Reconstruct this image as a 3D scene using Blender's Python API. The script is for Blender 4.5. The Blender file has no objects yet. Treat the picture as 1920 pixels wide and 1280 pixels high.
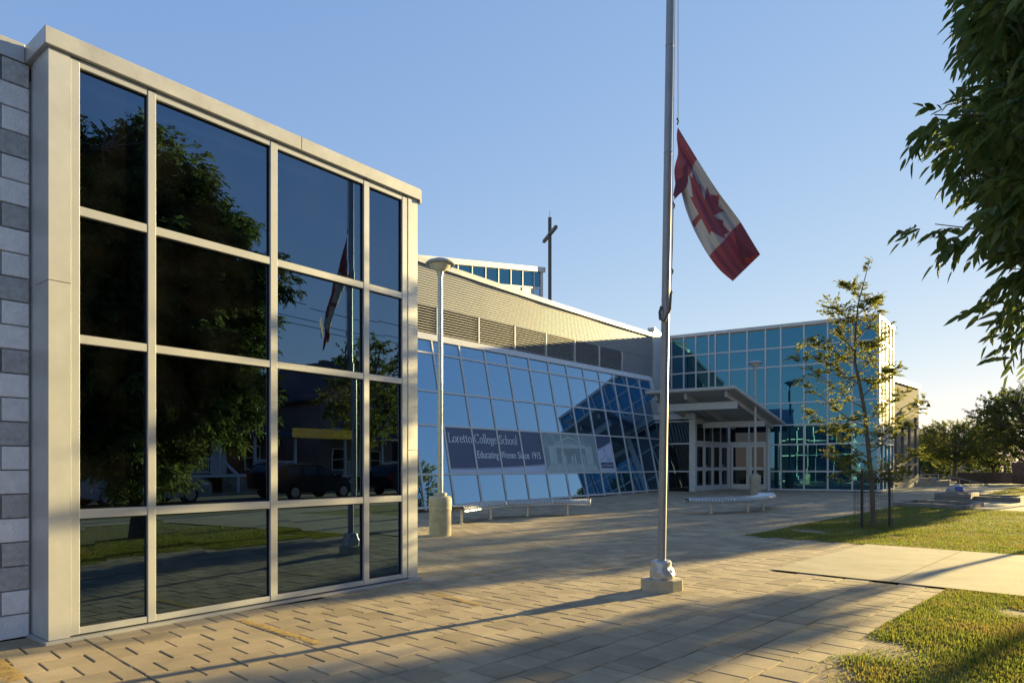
import bpy, bmesh, math, random
import numpy as np
from mathutils import Vector, Matrix, noise
R = math.radians
scene = bpy.context.scene
C = scene.collection

# ------------------------------------------------------------------ camera, sky, sun, exposure
CAMZ = 1.43
cd = bpy.data.cameras.new('camera'); cam = bpy.data.objects.new('camera', cd); C.objects.link(cam)
cam.location = (0, 0, CAMZ); cam.rotation_euler = (R(90), 0, 0)
cd.sensor_width = 36; cd.lens = 24; cd.shift_y = 0.1219; cd.clip_end = 3000; cd.clip_start = 0.05
scene.camera = cam

SUN_AZ = math.atan2(.785, .62)          # clockwise from +Y
SUN_EL = R(9.6)
world = bpy.data.worlds.new('World'); scene.world = world; world.use_nodes = True
wn = world.node_tree.nodes; wl = world.node_tree.links
bg = wn['Background']
sky = wn.new('ShaderNodeTexSky'); sky.sky_type = 'NISHITA'; sky.sun_disc = False
sky.sun_elevation = SUN_EL; sky.sun_rotation = SUN_AZ
sky.altitude = 100; sky.air_density = 1.0; sky.dust_density = 0.05; sky.ozone_density = 2.0
# one soft tone curve over the whole sky (the photograph's own highlight compression)
sp = wn.new('ShaderNodeSeparateColor'); cb = wn.new('ShaderNodeCombineColor'); wl.new(sky.outputs[0], sp.inputs[0])
for ch, (g_, a_) in enumerate(((.66, 1.27), (.51, 1.04), (.255, .955))):
    m1 = wn.new('ShaderNodeMath'); m1.operation = 'MULTIPLY'; m1.inputs[1].default_value = .1; wl.new(sp.outputs[ch], m1.inputs[0])
    m2 = wn.new('ShaderNodeMath'); m2.operation = 'POWER'; m2.inputs[1].default_value = g_; wl.new(m1.outputs[0], m2.inputs[0])
    m3 = wn.new('ShaderNodeMath'); m3.operation = 'MULTIPLY'; m3.inputs[1].default_value = a_ / (4 * .06); wl.new(m2.outputs[0], m3.inputs[0])
    wl.new(m3.outputs[0], cb.inputs[ch])
wl.new(cb.outputs[0], bg.inputs[0]); bg.inputs[1].default_value = 0.067
sd = bpy.data.lights.new('sun', 'SUN'); sun = bpy.data.objects.new('sun', sd); C.objects.link(sun)
sd.energy = 5.0; sd.angle = R(0.6); sd.color = (1.0, .755, .31)
sdir = Vector((math.sin(SUN_AZ) * math.cos(SUN_EL), math.cos(SUN_AZ) * math.cos(SUN_EL), math.sin(SUN_EL)))
sun.rotation_euler = sdir.to_track_quat('Z', 'Y').to_euler(); sun.location = sdir * 60
vs = scene.view_settings
vs.view_transform = 'Standard'; vs.look = 'None'; vs.gamma = 1; vs.use_curve_mapping = False
vs.exposure = 2.0
scene.cycles.use_denoising = True
scene.cycles.max_bounces = 8; scene.cycles.transparent_max_bounces = 12

# ------------------------------------------------------------------ materials
def new_mat(name):
    m = bpy.data.materials.new(name); m.use_nodes = True
    nt = m.node_tree; b = nt.nodes['Principled BSDF']
    return m, nt, b
def mat(name, col, rough=.6, metal=0, var=0.0, vscale=4.0, bump=0.0, bscale=60.0, spec=.5, col2=None, coord='Object', detail=4, island=0.0):
    m, nt, b = new_mat(name); N = nt.nodes; L = nt.links
    b.inputs['Base Color'].default_value = (*col, 1); b.inputs['Roughness'].default_value = rough
    b.inputs['Metallic'].default_value = metal; b.inputs['Specular IOR Level'].default_value = spec
    tc = N.new('ShaderNodeTexCoord')
    if coord == 'World':
        tc = N.new('ShaderNodeNewGeometry'); coord = 'Position'
    src = None
    if var > 0 or col2:
        nz = N.new('ShaderNodeTexNoise'); nz.inputs['Scale'].default_value = vscale; nz.inputs['Detail'].default_value = detail
        nz.inputs['Roughness'].default_value = .65
        L.new(tc.outputs[coord], nz.inputs['Vector'])
        mx = N.new('ShaderNodeMix'); mx.data_type = 'RGBA'
        c2 = col2 if col2 else tuple(max(0, c * (1 - var)) for c in col)
        c1 = col if col2 else tuple(min(1, c * (1 + var)) for c in col)
        mx.inputs[6].default_value = (*c1, 1); mx.inputs[7].default_value = (*c2, 1)
        rp = N.new('ShaderNodeMapRange'); rp.inputs[1].default_value = .3; rp.inputs[2].default_value = .7
        L.new(nz.outputs[0], rp.inputs[0]); L.new(rp.outputs[0], mx.inputs[0])
        src = mx.outputs[2]
    if island > 0:
        g = N.new('ShaderNodeNewGeometry'); oi = N.new('ShaderNodeObjectInfo')
        ad = N.new('ShaderNodeMath'); ad.operation = 'ADD'; L.new(g.outputs['Random Per Island'], ad.inputs[0]); L.new(oi.outputs['Random'], ad.inputs[1])
        fr = N.new('ShaderNodeMath'); fr.operation = 'FRACT'; L.new(ad.outputs[0], fr.inputs[0])
        mr = N.new('ShaderNodeMapRange'); mr.inputs[3].default_value = 1 - island; mr.inputs[4].default_value = 1 + island
        L.new(fr.outputs[0], mr.inputs[0])
        hs = N.new('ShaderNodeHueSaturation')
        if src: L.new(src, hs.inputs['Color'])
        else: hs.inputs['Color'].default_value = (*col, 1)
        L.new(mr.outputs[0], hs.inputs['Value']); src = hs.outputs[0]
    if src: L.new(src, b.inputs['Base Color'])
    if bump > 0:
        n2 = N.new('ShaderNodeTexNoise'); n2.inputs['Scale'].default_value = bscale; n2.inputs['Detail'].default_value = 3
        L.new(tc.outputs[coord], n2.inputs['Vector'])
        bp = N.new('ShaderNodeBump'); bp.inputs['Strength'].default_value = bump; bp.inputs['Distance'].default_value = .02
        L.new(n2.outputs[0], bp.inputs['Height']); L.new(bp.outputs[0], b.inputs['Normal'])
    return m
def glass_mat(name, tint, f0, inner=(.012, .015, .018), through=None, wob=.0, dust=0):
    m = bpy.data.materials.new(name); m.use_nodes = True; nt = m.node_tree; N = nt.nodes; L = nt.links
    N.remove(N['Principled BSDF']); out = N['Material Output']
    gl = N.new('ShaderNodeBsdfGlossy'); gl.inputs['Color'].default_value = (*tint, 1); gl.inputs['Roughness'].default_value = .0
    if through:
        a = N.new('ShaderNodeBsdfTransparent'); a.inputs['Color'].default_value = (*through, 1)
    else:
        a = N.new('ShaderNodeBsdfDiffuse'); a.inputs['Color'].default_value = (*inner, 1)
    fr = N.new('ShaderNodeFresnel'); fr.inputs['IOR'].default_value = 1.5
    mr = N.new('ShaderNodeMapRange'); mr.inputs[1].default_value = .04; mr.inputs[2].default_value = 1; mr.inputs[3].default_value = f0; mr.inputs[4].default_value = 1
    L.new(fr.outputs[0], mr.inputs[0])
    mx = N.new('ShaderNodeMixShader'); L.new(mr.outputs[0], mx.inputs[0]); L.new(a.outputs[0], mx.inputs[1]); L.new(gl.outputs[0], mx.inputs[2])
    L.new(mx.outputs[0], out.inputs[0])
    if dust > 0:
        g2 = N.new('ShaderNodeNewGeometry'); n3 = N.new('ShaderNodeTexNoise'); n3.inputs['Scale'].default_value = 2.2; n3.inputs['Detail'].default_value = 9; L.new(g2.outputs['Position'], n3.inputs['Vector'])
        r3 = N.new('ShaderNodeMapRange'); r3.inputs[1].default_value = .42; r3.inputs[2].default_value = .8; r3.inputs[4].default_value = dust; L.new(n3.outputs[0], r3.inputs[0])
        df = N.new('ShaderNodeBsdfDiffuse'); df.inputs['Color'].default_value = (.45, .43, .38, 1)
        m4 = N.new('ShaderNodeMixShader'); L.new(r3.outputs[0], m4.inputs[0]); L.new(mx.outputs[0], m4.inputs[1]); L.new(df.outputs[0], m4.inputs[2]); L.new(m4.outputs[0], out.inputs[0])
    if wob > 0:
        tc = N.new('ShaderNodeTexCoord'); nz = N.new('ShaderNodeTexNoise'); nz.inputs['Scale'].default_value = 1.3; nz.inputs['Detail'].default_value = 1
        L.new(tc.outputs['Object'], nz.inputs['Vector'])
        bp = N.new('ShaderNodeBump'); bp.inputs['Strength'].default_value = wob; bp.inputs['Distance'].default_value = .02
        L.new(nz.outputs[0], bp.inputs['Height']); L.new(bp.outputs[0], gl.inputs['Normal'])
    return m
def leaf_mat(name, c1, c2, trans=.35, rough=.45, spec=.35):
    m = bpy.data.materials.new(name); m.use_nodes = True; nt = m.node_tree; N = nt.nodes; L = nt.links
    b = N['Principled BSDF']; out = N['Material Output']
    g = N.new('ShaderNodeNewGeometry')
    mx = N.new('ShaderNodeMix'); mx.data_type = 'RGBA'; mx.inputs[6].default_value = (*c1, 1); mx.inputs[7].default_value = (*c2, 1)
    L.new(g.outputs['Random Per Island'], mx.inputs[0]); L.new(mx.outputs[2], b.inputs['Base Color'])
    b.inputs['Roughness'].default_value = rough; b.inputs['Specular IOR Level'].default_value = spec
    t = N.new('ShaderNodeBsdfTranslucent')
    hs = N.new('ShaderNodeHueSaturation'); hs.inputs['Value'].default_value = 1.5; hs.inputs['Hue'].default_value = .485
    L.new(mx.outputs[2], hs.inputs['Color']); L.new(hs.outputs[0], t.inputs['Color'])
    ms = N.new('ShaderNodeMixShader'); ms.inputs[0].default_value = trans
    L.new(b.outputs[0], ms.inputs[1]); L.new(t.outputs[0], ms.inputs[2]); L.new(ms.outputs[0], out.inputs[0])
    return m

M = {}
M['alu'] = mat('anodised_aluminium', (.48, .495, .51), .38, .35, var=.06, vscale=2.5, bump=.04, bscale=9)
M['alu_panel'] = mat('aluminium_panel', (.48, .495, .51), .42, .35, var=.12, vscale=1.6, bump=.10, bscale=3)
M['coping'] = mat('coping_metal', (.43, .44, .455), .45, .3, var=.14, vscale=3, bump=.05, bscale=6)
M['white_metal'] = mat('white_metal', (.50, .51, .52), .45, .1, var=.05)
M['canopy_metal'] = mat('canopy_metal', (.42, .43, .44), .5, .2, var=.06)
M['side_panel_metal'] = mat('side_panel_metal', (.34, .33, .32), .85, 0, var=.06, spec=.1)
M['siding'] = mat('siding_metal', (.27, .285, .305), .5, .2, var=.05, vscale=.8)
M['louver'] = mat('louver_metal', (.36, .365, .37), .5, .2, var=.06)
M['dark'] = mat('dark_void', (.012, .012, .013), .9)
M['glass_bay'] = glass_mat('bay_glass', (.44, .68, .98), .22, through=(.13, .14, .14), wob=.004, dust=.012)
M['glass_slope'] = glass_mat('sloped_glass', (.44, .72, 1.0), .42, inner=(.015, .03, .05), wob=.004)
M['glass_front'] = glass_mat('facade_glass', (.17, .58, .95), .21, inner=(.010, .022, .026), wob=.004)
M['glass_dark'] = glass_mat('dark_glass', (.7, .8, .9), .045, inner=(.008, .009, .010))
M['block_light'] = mat('block_light', (.78, .78, .79), .9, var=.10, vscale=9, bump=.5, bscale=55, island=.06, coord='World')
M['block_dark'] = mat('block_dark', (.44, .44, .445), .9, var=.22, vscale=22, bump=.5, bscale=70, island=.08, coord='World')
M['mortar'] = mat('mortar', (.42, .415, .41), .95, var=.1)
M['paver'] = mat('paver_concrete', (.315, .252, .165), .9, var=.26, vscale=1.7, bump=.35, bscale=140, coord='World', island=.17, detail=9)
M['joint'] = mat('joint_sand', (.045, .04, .032), 1.0, var=.2, vscale=8)
M['concrete'] = mat('path_concrete', (.325, .285, .20), .9, detail=10, var=.24, vscale=1.3, bump=.2, bscale=90)
M['concrete_base'] = mat('cast_concrete', (.42, .38, .29), .9, var=.18, vscale=6, bump=.3, bscale=60)
M['asphalt'] = mat('asphalt', (.055, .055, .058), .9, var=.2, vscale=1.5, bump=.3, bscale=120)
M['terrain'] = mat('terrain_turf', (.07, .085, .03), 1, var=.3, vscale=.6)
M['pole'] = mat('pole_metal', (.27, .275, .29), .45, .35, var=.08, vscale=5)
M['lamp_post'] = mat('lamp_post_paint', (.38, .38, .36), .45, .3, var=.06)
M['lamp_glass'] = mat('lamp_bowl', (.52, .50, .45), .25, .0)
M['foil'] = mat('foil', (.48, .48, .47), .42, .6, bump=.35, bscale=12)
M['rope'] = mat('rope', (.10, .10, .11), .9)
M['steel'] = mat('bench_steel', (.62, .61, .58), .3, .7, var=.08)
M['bench_sheet'] = mat('bench_sheet', (.40, .40, .39), .4, .5, var=.15, vscale=20)
M['dark_metal'] = mat('dark_metal', (.05, .05, .055), .5, .4)
M['cross'] = mat('cross_steel', (.09, .08, .075), .5, .4)
M['bark'] = mat('bark', (.13, .105, .08), .95, var=.3, vscale=14, bump=.8, bscale=40)
M['bark_dark'] = mat('bark_dark', (.07, .058, .045), .95, var=.3, vscale=10, bump=.8, bscale=30)
M['leaf_ash'] = leaf_mat('ash_leaf', (.055, .105, .026), (.135, .175, .045), .48)
M['leaf_young'] = leaf_mat('young_leaf', (.095, .13, .026), (.19, .19, .045), .48, .6, .15)
M['leaf_bg'] = leaf_mat('background_leaf', (.09, .125, .028), (.17, .19, .045), .5, .6, .2)
M['leaf_dark'] = leaf_mat('dark_leaf', (.06, .095, .026), (.125, .15, .038), .45, .6, .2)
M['grass'] = leaf_mat('grass_blade', (.085, .15, .018), (.22, .22, .055), .42, .8, .08)
_g = M['grass'].node_tree; _N = _g.nodes; _L = _g.links
_mx = [n for n in _N if n.type == 'MIX'][0]; _geo = _N.new('ShaderNodeNewGeometry'); _nz = _N.new('ShaderNodeTexNoise'); _nz.inputs['Scale'].default_value = 1.6; _nz.inputs['Detail'].default_value = 5
_L.new(_geo.outputs['Position'], _nz.inputs['Vector']); _mr = _N.new('ShaderNodeMapRange'); _mr.inputs[1].default_value = .48; _mr.inputs[2].default_value = .68; _L.new(_nz.outputs[0], _mr.inputs[0])
_m2 = _N.new('ShaderNodeMix'); _m2.data_type = 'RGBA'; _m2.inputs[7].default_value = (.22, .19, .055, 1); _L.new(_mr.outputs[0], _m2.inputs[0]); _L.new(_mx.outputs[2], _m2.inputs[6])
for _n in list(_N):
    if _n.type in ('BSDF_PRINCIPLED',): _L.new(_m2.outputs[2], _n.inputs['Base Color'])
    if _n.type == 'HUE_SAT': _L.new(_m2.outputs[2], _n.inputs['Color'])
M['timber'] = mat('weathered_timber', (.21, .19, .165), .9, var=.25, vscale=5, bump=.3, bscale=30)
M['soil'] = mat('soil', (.07, .055, .04), 1, var=.3, vscale=6, bump=.8, bscale=20)
M['stone'] = mat('boulder', (.33, .32, .31), .9, var=.25, vscale=5, bump=.5, bscale=18)
M['plaque'] = mat('plaque_blue', (.05, .08, .32), .4)
M['yellow'] = mat('worn_yellow_paint', (.44, .29, .085), .9, var=.22, vscale=9)
M['brick'] = mat('house_brick', (.19, .075, .05), .9, var=.25, vscale=3, bump=.3, bscale=20)
M['beige'] = mat('beige_render', (.27, .21, .18), .9, var=.08)
M['shingle'] = mat('shingle', (.06, .06, .065), .95, var=.25, vscale=5, bump=.4, bscale=12)
M['white_paint'] = mat('white_paint', (.75, .75, .73), .6)
M['fence'] = mat('fence_wood', (.13, .075, .05), .9, var=.25, vscale=4)
M['tyre'] = mat('tyre', (.02, .02, .02), .85)
M['rim'] = mat('rim', (.5, .5, .52), .3, .8)
M['car_silver'] = mat('car_silver', (.33, .35, .38), .28, .5)
M['car_black'] = mat('car_black', (.012, .013, .016), .2, .2)
M['headlight'] = mat('headlight', (.7, .7, .72), .1, .1)
M['tail'] = mat('tail_light', (.35, .01, .01), .2)
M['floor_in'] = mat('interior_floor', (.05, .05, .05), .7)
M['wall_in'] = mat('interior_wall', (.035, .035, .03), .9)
M['banner_navy'] = mat('banner_navy', (.045, .070, .145), .45, var=.08, vscale=2)
M['banner_white'] = mat('banner_white', (.42, .50, .66), .5)
M['letter'] = mat('letter_white', (.66, .72, .80), .5)
M['photo_mid'] = mat('print_sage', (.20, .28, .31), .5, var=.18, vscale=2.5)
M['photo_light'] = mat('print_pale', (.34, .43, .43), .5, var=.12, vscale=4)
M['photo_dark'] = mat('print_slate', (.18, .25, .27), .5, var=.25, vscale=9)
def emis(name, col, s):
    m = bpy.data.materials.new(name); m.use_nodes = True; b = m.node_tree.nodes['Principled BSDF']
    b.inputs['Base Color'].default_value = (*col, 1); b.inputs['Emission Color'].default_value = (*col, 1); b.inputs['Emission Strength'].default_value = s
    return m
M['tube_light'] = emis('fluorescent_tube', (1.0, .78, .12), 1.0)
def block_wall_mat():
    m, nt, b = new_mat('far_block_wall'); N = nt.nodes; L = nt.links
    tc = N.new('ShaderNodeTexCoord'); br = N.new('ShaderNodeTexBrick')
    mp = N.new('ShaderNodeMapping'); L.new(tc.outputs['UV'], mp.inputs[0]); L.new(mp.outputs[0], br.inputs[0])
    br.inputs['Scale'].default_value = 1; br.inputs['Brick Width'].default_value = .4; br.inputs['Row Height'].default_value = .2
    br.inputs['Mortar Size'].default_value = .006; br.inputs['Color1'].default_value = (.20, .185, .16, 1); br.inputs['Color2'].default_value = (.145, .135, .12, 1)
    br.inputs['Mortar'].default_value = (.22, .205, .18, 1)
    L.new(br.outputs[0], b.inputs['Base Color']); b.inputs['Roughness'].default_value = .95
    return m
M['far_block'] = block_wall_mat()
def flag_mats():
    out = []
    for nm, c in (('flag_red', (.19, .045, .07)), ('flag_white', (.31, .325, .36))):
        m = bpy.data.materials.new(nm); m.use_nodes = True; nt = m.node_tree; N = nt.nodes; L = nt.links
        b = N['Principled BSDF']; b.inputs['Base Color'].default_value = (*c, 1); b.inputs['Roughness'].default_value = .75
        t = N.new('ShaderNodeBsdfTranslucent'); t.inputs['Color'].default_value = (*c, 1)
        ms = N.new('ShaderNodeMixShader'); ms.inputs[0].default_value = .03
        L.new(b.outputs[0], ms.inputs[1]); L.new(t.outputs[0], ms.inputs[2]); L.new(ms.outputs[0], N['Material Output'].inputs[0])
        out.append(m)
    return out
def lawn_mat():
    m, nt, b = new_mat('lawn_ground'); N = nt.nodes; L = nt.links
    at = N.new('ShaderNodeAttribute'); at.attribute_name = 'bare'
    tc = N.new('ShaderNodeTexCoord'); nz = N.new('ShaderNodeTexNoise'); nz.inputs['Scale'].default_value = 7; nz.inputs['Detail'].default_value = 6
    L.new(tc.outputs['Object'], nz.inputs['Vector'])
    a = N.new('ShaderNodeMix'); a.data_type = 'RGBA'; a.inputs[6].default_value = (.06, .085, .02, 1); a.inputs[7].default_value = (.13, .13, .045, 1)
    L.new(nz.outputs[0], a.inputs[0])
    d = N.new('ShaderNodeMix'); d.data_type = 'RGBA'; d.inputs[6].default_value = (.34, .27, .19, 1); d.inputs[7].default_value = (.19, .14, .09, 1)
    n2 = N.new('ShaderNodeTexNoise'); n2.inputs['Scale'].default_value = 22; n2.inputs['Detail'].default_value = 5; L.new(tc.outputs['Object'], n2.inputs['Vector'])
    L.new(n2.outputs[0], d.inputs[0])
    x = N.new('ShaderNodeMix'); x.data_type = 'RGBA'; L.new(at.outputs['Fac'], x.inputs[0]); L.new(a.outputs[2], x.inputs[6]); L.new(d.outputs[2], x.inputs[7])
    L.new(x.outputs[2], b.inputs['Base Color']); b.inputs['Roughness'].default_value = 1
    bp = N.new('ShaderNodeBump'); bp.inputs['Strength'].default_value = .3; bp.inputs['Distance'].default_value = .015
    L.new(n2.outputs[0], bp.inputs['Height']); L.new(bp.outputs[0], b.inputs['Normal'])
    return m
M['lawn'] = lawn_mat()

# ------------------------------------------------------------------ helpers
ORG = {}
def V(*a): return Vector(a)
def link(name, me, parent=None, origin=None):
    o = bpy.data.objects.new(name, me); C.objects.link(o)
    if parent is not None:
        o.parent = parent; ORG[o] = ORG[parent]
    else:
        ORG[o] = Vector(origin) if origin else Vector((0, 0, 0)); o.location = ORG[o]
    return o
def thing(name, label, cat, loc, group=None):
    o = bpy.data.objects.new(name, None); C.objects.link(o); o.location = loc; o.empty_display_size = .2
    ORG[o] = Vector(loc); o['label'] = label; o['category'] = cat
    if group: o['group'] = group
    return o
def tag(o, label, cat, group=None):
    o['label'] = label; o['category'] = cat
    if group: o['group'] = group
    return o
class MB:
    def __init__(s): s.v = []; s.f = []; s.m = []
    def add(s, vs, fs, mi=0):
        k = len(s.v); s.v += [tuple(v) for v in vs]
        for f in fs: s.f.append([i + k for i in f]); s.m.append(mi)
        return s
    def hexa(s, p, mi=0):     # 8 points: bottom 0-3 ccw, top 4-7
        return s.add(p, [(3, 2, 1, 0), (4, 5, 6, 7), (0, 1, 5, 4), (1, 2, 6, 5), (2, 3, 7, 6), (3, 0, 4, 7)], mi)
    def box(s, x0, x1, y0, y1, z0, z1, mi=0):
        return s.hexa([(x0, y0, z0), (x1, y0, z0), (x1, y1, z0), (x0, y1, z0), (x0, y0, z1), (x1, y0, z1), (x1, y1, z1), (x0, y1, z1)], mi)
    def prism(s, poly, dv, mi=0):   # planar polygon (3D points) extruded by dv
        n = len(poly); a = [Vector(p) for p in poly]; b = [p + Vector(dv) for p in a]
        return s.add(a + b, [list(range(n - 1, -1, -1)), list(range(n, 2 * n))] + [(i, (i + 1) % n, n + (i + 1) % n, n + i) for i in range(n)], mi)
    def tube(s, pts, rad, seg=8, caps=True, mi=0):
        pts = [Vector(p) for p in pts]; n = len(pts)
        if not hasattr(rad, '__len__'): rad = [rad] * n
        k = len(s.v); pu = None
        for i, p in enumerate(pts):
            t = (pts[min(i + 1, n - 1)] - pts[max(i - 1, 0)])
            if t.length < 1e-9: t = Vector((0, 0, 1))
            t.normalize()
            if pu is None: u = t.orthogonal().normalized()
            else:
                u = pu - t * pu.dot(t)
                u = u.normalized() if u.length > 1e-6 else t.orthogonal().normalized()
            pu = u; w = t.cross(u)
            for q in range(seg):
                a = 2 * math.pi * q / seg
                s.v.append(tuple(p + (u * math.cos(a) + w * math.sin(a)) * rad[i]))
        for i in range(n - 1):
            for q in range(seg):
                q2 = (q + 1) % seg
                s.f.append([k + i * seg + q, k + i * seg + q2, k + (i + 1) * seg + q2, k + (i + 1) * seg + q]); s.m.append(mi)
        if caps:
            s.f.append([k + q for q in range(seg - 1, -1, -1)]); s.m.append(mi)
            s.f.append([k + (n - 1) * seg + q for q in range(seg)]); s.m.append(mi)
        return s
    def lathe(s, prof, c=(0, 0, 0), seg=24, mi=0):
        k = len(s.v); n = len(prof)
        for (r, z) in prof:
            for q in range(seg):
                a = 2 * math.pi * q / seg; s.v.append((c[0] + r * math.cos(a), c[1] + r * math.sin(a), c[2] + z))
        for i in range(n - 1):
            for q in range(seg):
                q2 = (q + 1) % seg
                s.f.append([k + i * seg + q, k + i * seg + q2, k + (i + 1) * seg + q2, k + (i + 1) * seg + q]); s.m.append(mi)
        s.f.append([k + q for q in range(seg - 1, -1, -1)]); s.m.append(mi)
        s.f.append([k + (n - 1) * seg + q for q in range(seg)]); s.m.append(mi)
        return s
    def build(s, name, mats, parent=None, smooth=False, origin=None, bevel=0, uvfun=None):
        if not isinstance(mats, (list, tuple)): mats = [mats]
        mats = [M[x] if isinstance(x, str) else x for x in mats]
        me = bpy.data.meshes.new(name)
        org = ORG[parent] if parent is not None else (Vector(origin) if origin else Vector((0, 0, 0)))
        me.from_pydata([(v[0] - org.x, v[1] - org.y, v[2] - org.z) for v in s.v], [], s.f)
        for m in mats: me.materials.append(m)
        if len(mats) > 1: me.polygons.foreach_set('material_index', s.m)
        if uvfun:
            uv = me.uv_layers.new(name='UVMap')
            for l in me.loops: uv.data[l.index].uv = uvfun(Vector(s.v[l.vertex_index]))
        bm = bmesh.new(); bm.from_mesh(me); bmesh.ops.recalc_face_normals(bm, faces=bm.faces)
        if bevel > 0:
            bmesh.ops.bevel(bm, geom=list(bm.edges), offset=bevel, segments=1, affect='EDGES', clamp_overlap=True)
        bm.to_mesh(me); bm.free()
        if smooth:
            me.polygons.foreach_set('use_smooth', [True] * len(me.polygons))
            me.set_sharp_from_angle(angle=R(40))
        return link(name, me, parent, origin)
class Fr:          # a wall frame: origin (x,y), run direction d, outward normal n
    def __init__(s, O, d, n=None, flip=1):
        s.O = Vector((O[0], O[1], 0)); s.d = Vector((d[0], d[1], 0)).normalized()
        s.n = Vector((s.d.y, -s.d.x, 0)) * flip
    def P(s, a, o, z): 
        p = s.O + s.d * a + s.n * o; return Vector((p.x, p.y, z))
    def s_at(s, px, o=0):
        O = s.O + s.n * o; u = (px - 960) / 1280
        return (u * O.y - O.x) / (s.d.x - u * s.d.y)
    def z_at(s, px, py, o=0):
        return CAMZ + (874 - py) / 1280 * s.P(s.s_at(px, o), o, 0).y
    def box(s, mb, a0, a1, o0, o1, z0, z1, mi=0):
        return mb.hexa([s.P(a0, o0, z0), s.P(a1, o0, z0), s.P(a1, o1, z0), s.P(a0, o1, z0), s.P(a0, o0, z1), s.P(a1, o0, z1), s.P(a1, o1, z1), s.P(a0, o1, z1)], mi)
def fbox(fr, name, m, parent, a0, a1, o0, o1, z0, z1, bevel=0):
    mb = MB(); fr.box(mb, a0, a1, o0, o1, z0, z1); return mb.build(name, m, parent, bevel=bevel)
def gz(y): return .016 * min(max(y - 14, 0), 24)
def G(px, py):
    Y = 1280 * CAMZ / (py - 874)
    if Y > 14: Y = (CAMZ + .224) / ((py - 874) / 1280 + .016)
    return Vector(((px - 960) / 1280 * Y, Y, gz(Y)))
rv = Vector((.688, .725, 0)).normalized(); jv = Vector((-rv.y, rv.x, 0))
def RJ(r, j, dz=0): 
    p = rv * r + jv * j; return Vector((p.x, p.y, gz(p.y) + dz))
def to_rj(p): return p.x * rv.x + p.y * rv.y, p.x * jv.x + p.y * jv.y

# ------------------------------------------------------------------ setting: terrain, pavements, lawns, street
mb = MB(); xs = [-900, -60, 0, 60, 900]; ys = [-900, -60, 14, 38, 120, 900]
mb.add([(x, y, gz(y) - .10) for y in ys for x in xs], [(j * 5 + i, j * 5 + i + 1, j * 5 + i + 6, j * 5 + i + 5) for j in range(5) for i in range(4)])
o = mb.build('ground', 'terrain'); o['kind'] = 'structure'

def rj_sheet(name, r0, r1, j0, j1, dz, m, step=2.0, kind='structure', parent=None):
    mb = MB(); nr = max(1, int((r1 - r0) / step)); nj = max(1, int((j1 - j0) / step))
    vs = [RJ(r0 + (r1 - r0) * a / nr, j0 + (j1 - j0) * b / nj, dz) for b in range(nj + 1) for a in range(nr + 1)]
    mb.add(vs, [(b * (nr + 1) + a, b * (nr + 1) + a + 1, (b + 1) * (nr + 1) + a + 1, (b + 1) * (nr + 1) + a) for b in range(nj) for a in range(nr)])
    o = mb.build(name, m, parent); 
    if kind and parent is None: o['kind'] = kind
    return o
# plaza: joint-sand bed, pavers on top
plaza = rj_sheet('plaza_pavement', -8, 42, 1.0, 34, -.03, 'joint')
J0, CW, R0, PW = 5.965, .3045, 2.832, .2908
bayF = Fr((-3.72, 5.48), (1012, 1280))
slopeF = Fr((-2.79, 20.3), (.66, .751))
frontF = Fr((16.35, 30.46), (-.848, .53), flip=-1)
def paved(r, j):
    if r > 13.55 and j < 6.2: return False
    if 9.28 < r <= 13.55 and j < 3.92: return False
    if r <= 9.28 and j < 1.78: return False
    p = rv * r + jv * j
    q = p - bayF.O
    if q.dot(bayF.n) < (-.02 if q.dot(bayF.d) > -.1 else -.40) and q.dot(bayF.d) < 4.2: return False
    if q.dot(bayF.n) < -8: return False
    q = p - slopeF.O
    if q.dot(slopeF.n) < -.15: return False
    q = p - frontF.O
    if q.dot(frontF.n) < -.1: return False
    return True
random.seed(3)
tiles = []
k0, k1 = int((1.0 - J0) / CW) - 1, int((33 - J0) / CW) + 1
for k in range(k0, k1):
    jc = J0 + (k + .5) * CW
    odd = k % 2
    for mdl in range(-10, 34):
        base = R0 + mdl * 4 * PW
        segs = [(0, 1), (1, 2), (2, 3), (3, 4)] if not odd else [(0, .5), (.5, 1.5), (1.5, 2.5), (2.5, 3.5), (3.5, 4)]
        for a, b in segs:
            rc = base + (a + b) / 2 * PW
            if paved(rc, jc):
                tiles.append((rc, jc, (b - a) * PW))
def tile_verts(L, W, g, c, h):
    hx, hy = L / 2 - g, W / 2 - g
    return ([(-hx, -hy, -h), (hx, -hy, -h), (hx, hy, -h), (-hx, hy, -h)] +
            [(-hx, -hy, -c), (hx, -hy, -c), (hx, hy, -c), (-hx, hy, -c)] +
            [(-hx + c, -hy + c, 0), (hx - c, -hy + c, 0), (hx - c, hy - c, 0), (-hx + c, hy - c, 0)])
TF = [(0, 1, 5, 4), (1, 2, 6, 5), (2, 3, 7, 6), (3, 0, 4, 7), (4, 5, 9, 8), (5, 6, 10, 9), (6, 7, 11, 10), (7, 4, 8, 11), (8, 9, 10, 11)]
def shown(t):
    p = rv * t[0] + jv * t[1]
    if p.y < 1: return -1
    px = 960 + 1280 * p.x / p.y; py = 874 + 1280 * (CAMZ - gz(p.y)) / p.y
    if not (-60 < px < 1980 and py < 1330): return -1
    return t[2] / p.y ** 3
tiles.sort(key=shown, reverse=True)
tmesh = {}
for key, L in (('full', PW), ('half', PW / 2)):
    me = bpy.data.meshes.new('paver'); me.from_pydata(tile_verts(L, CW, .005, .006, .05), [], TF); me.materials.append(M['paver']); tmesh[key] = me
ang = math.atan2(rv.y, rv.x)
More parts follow.
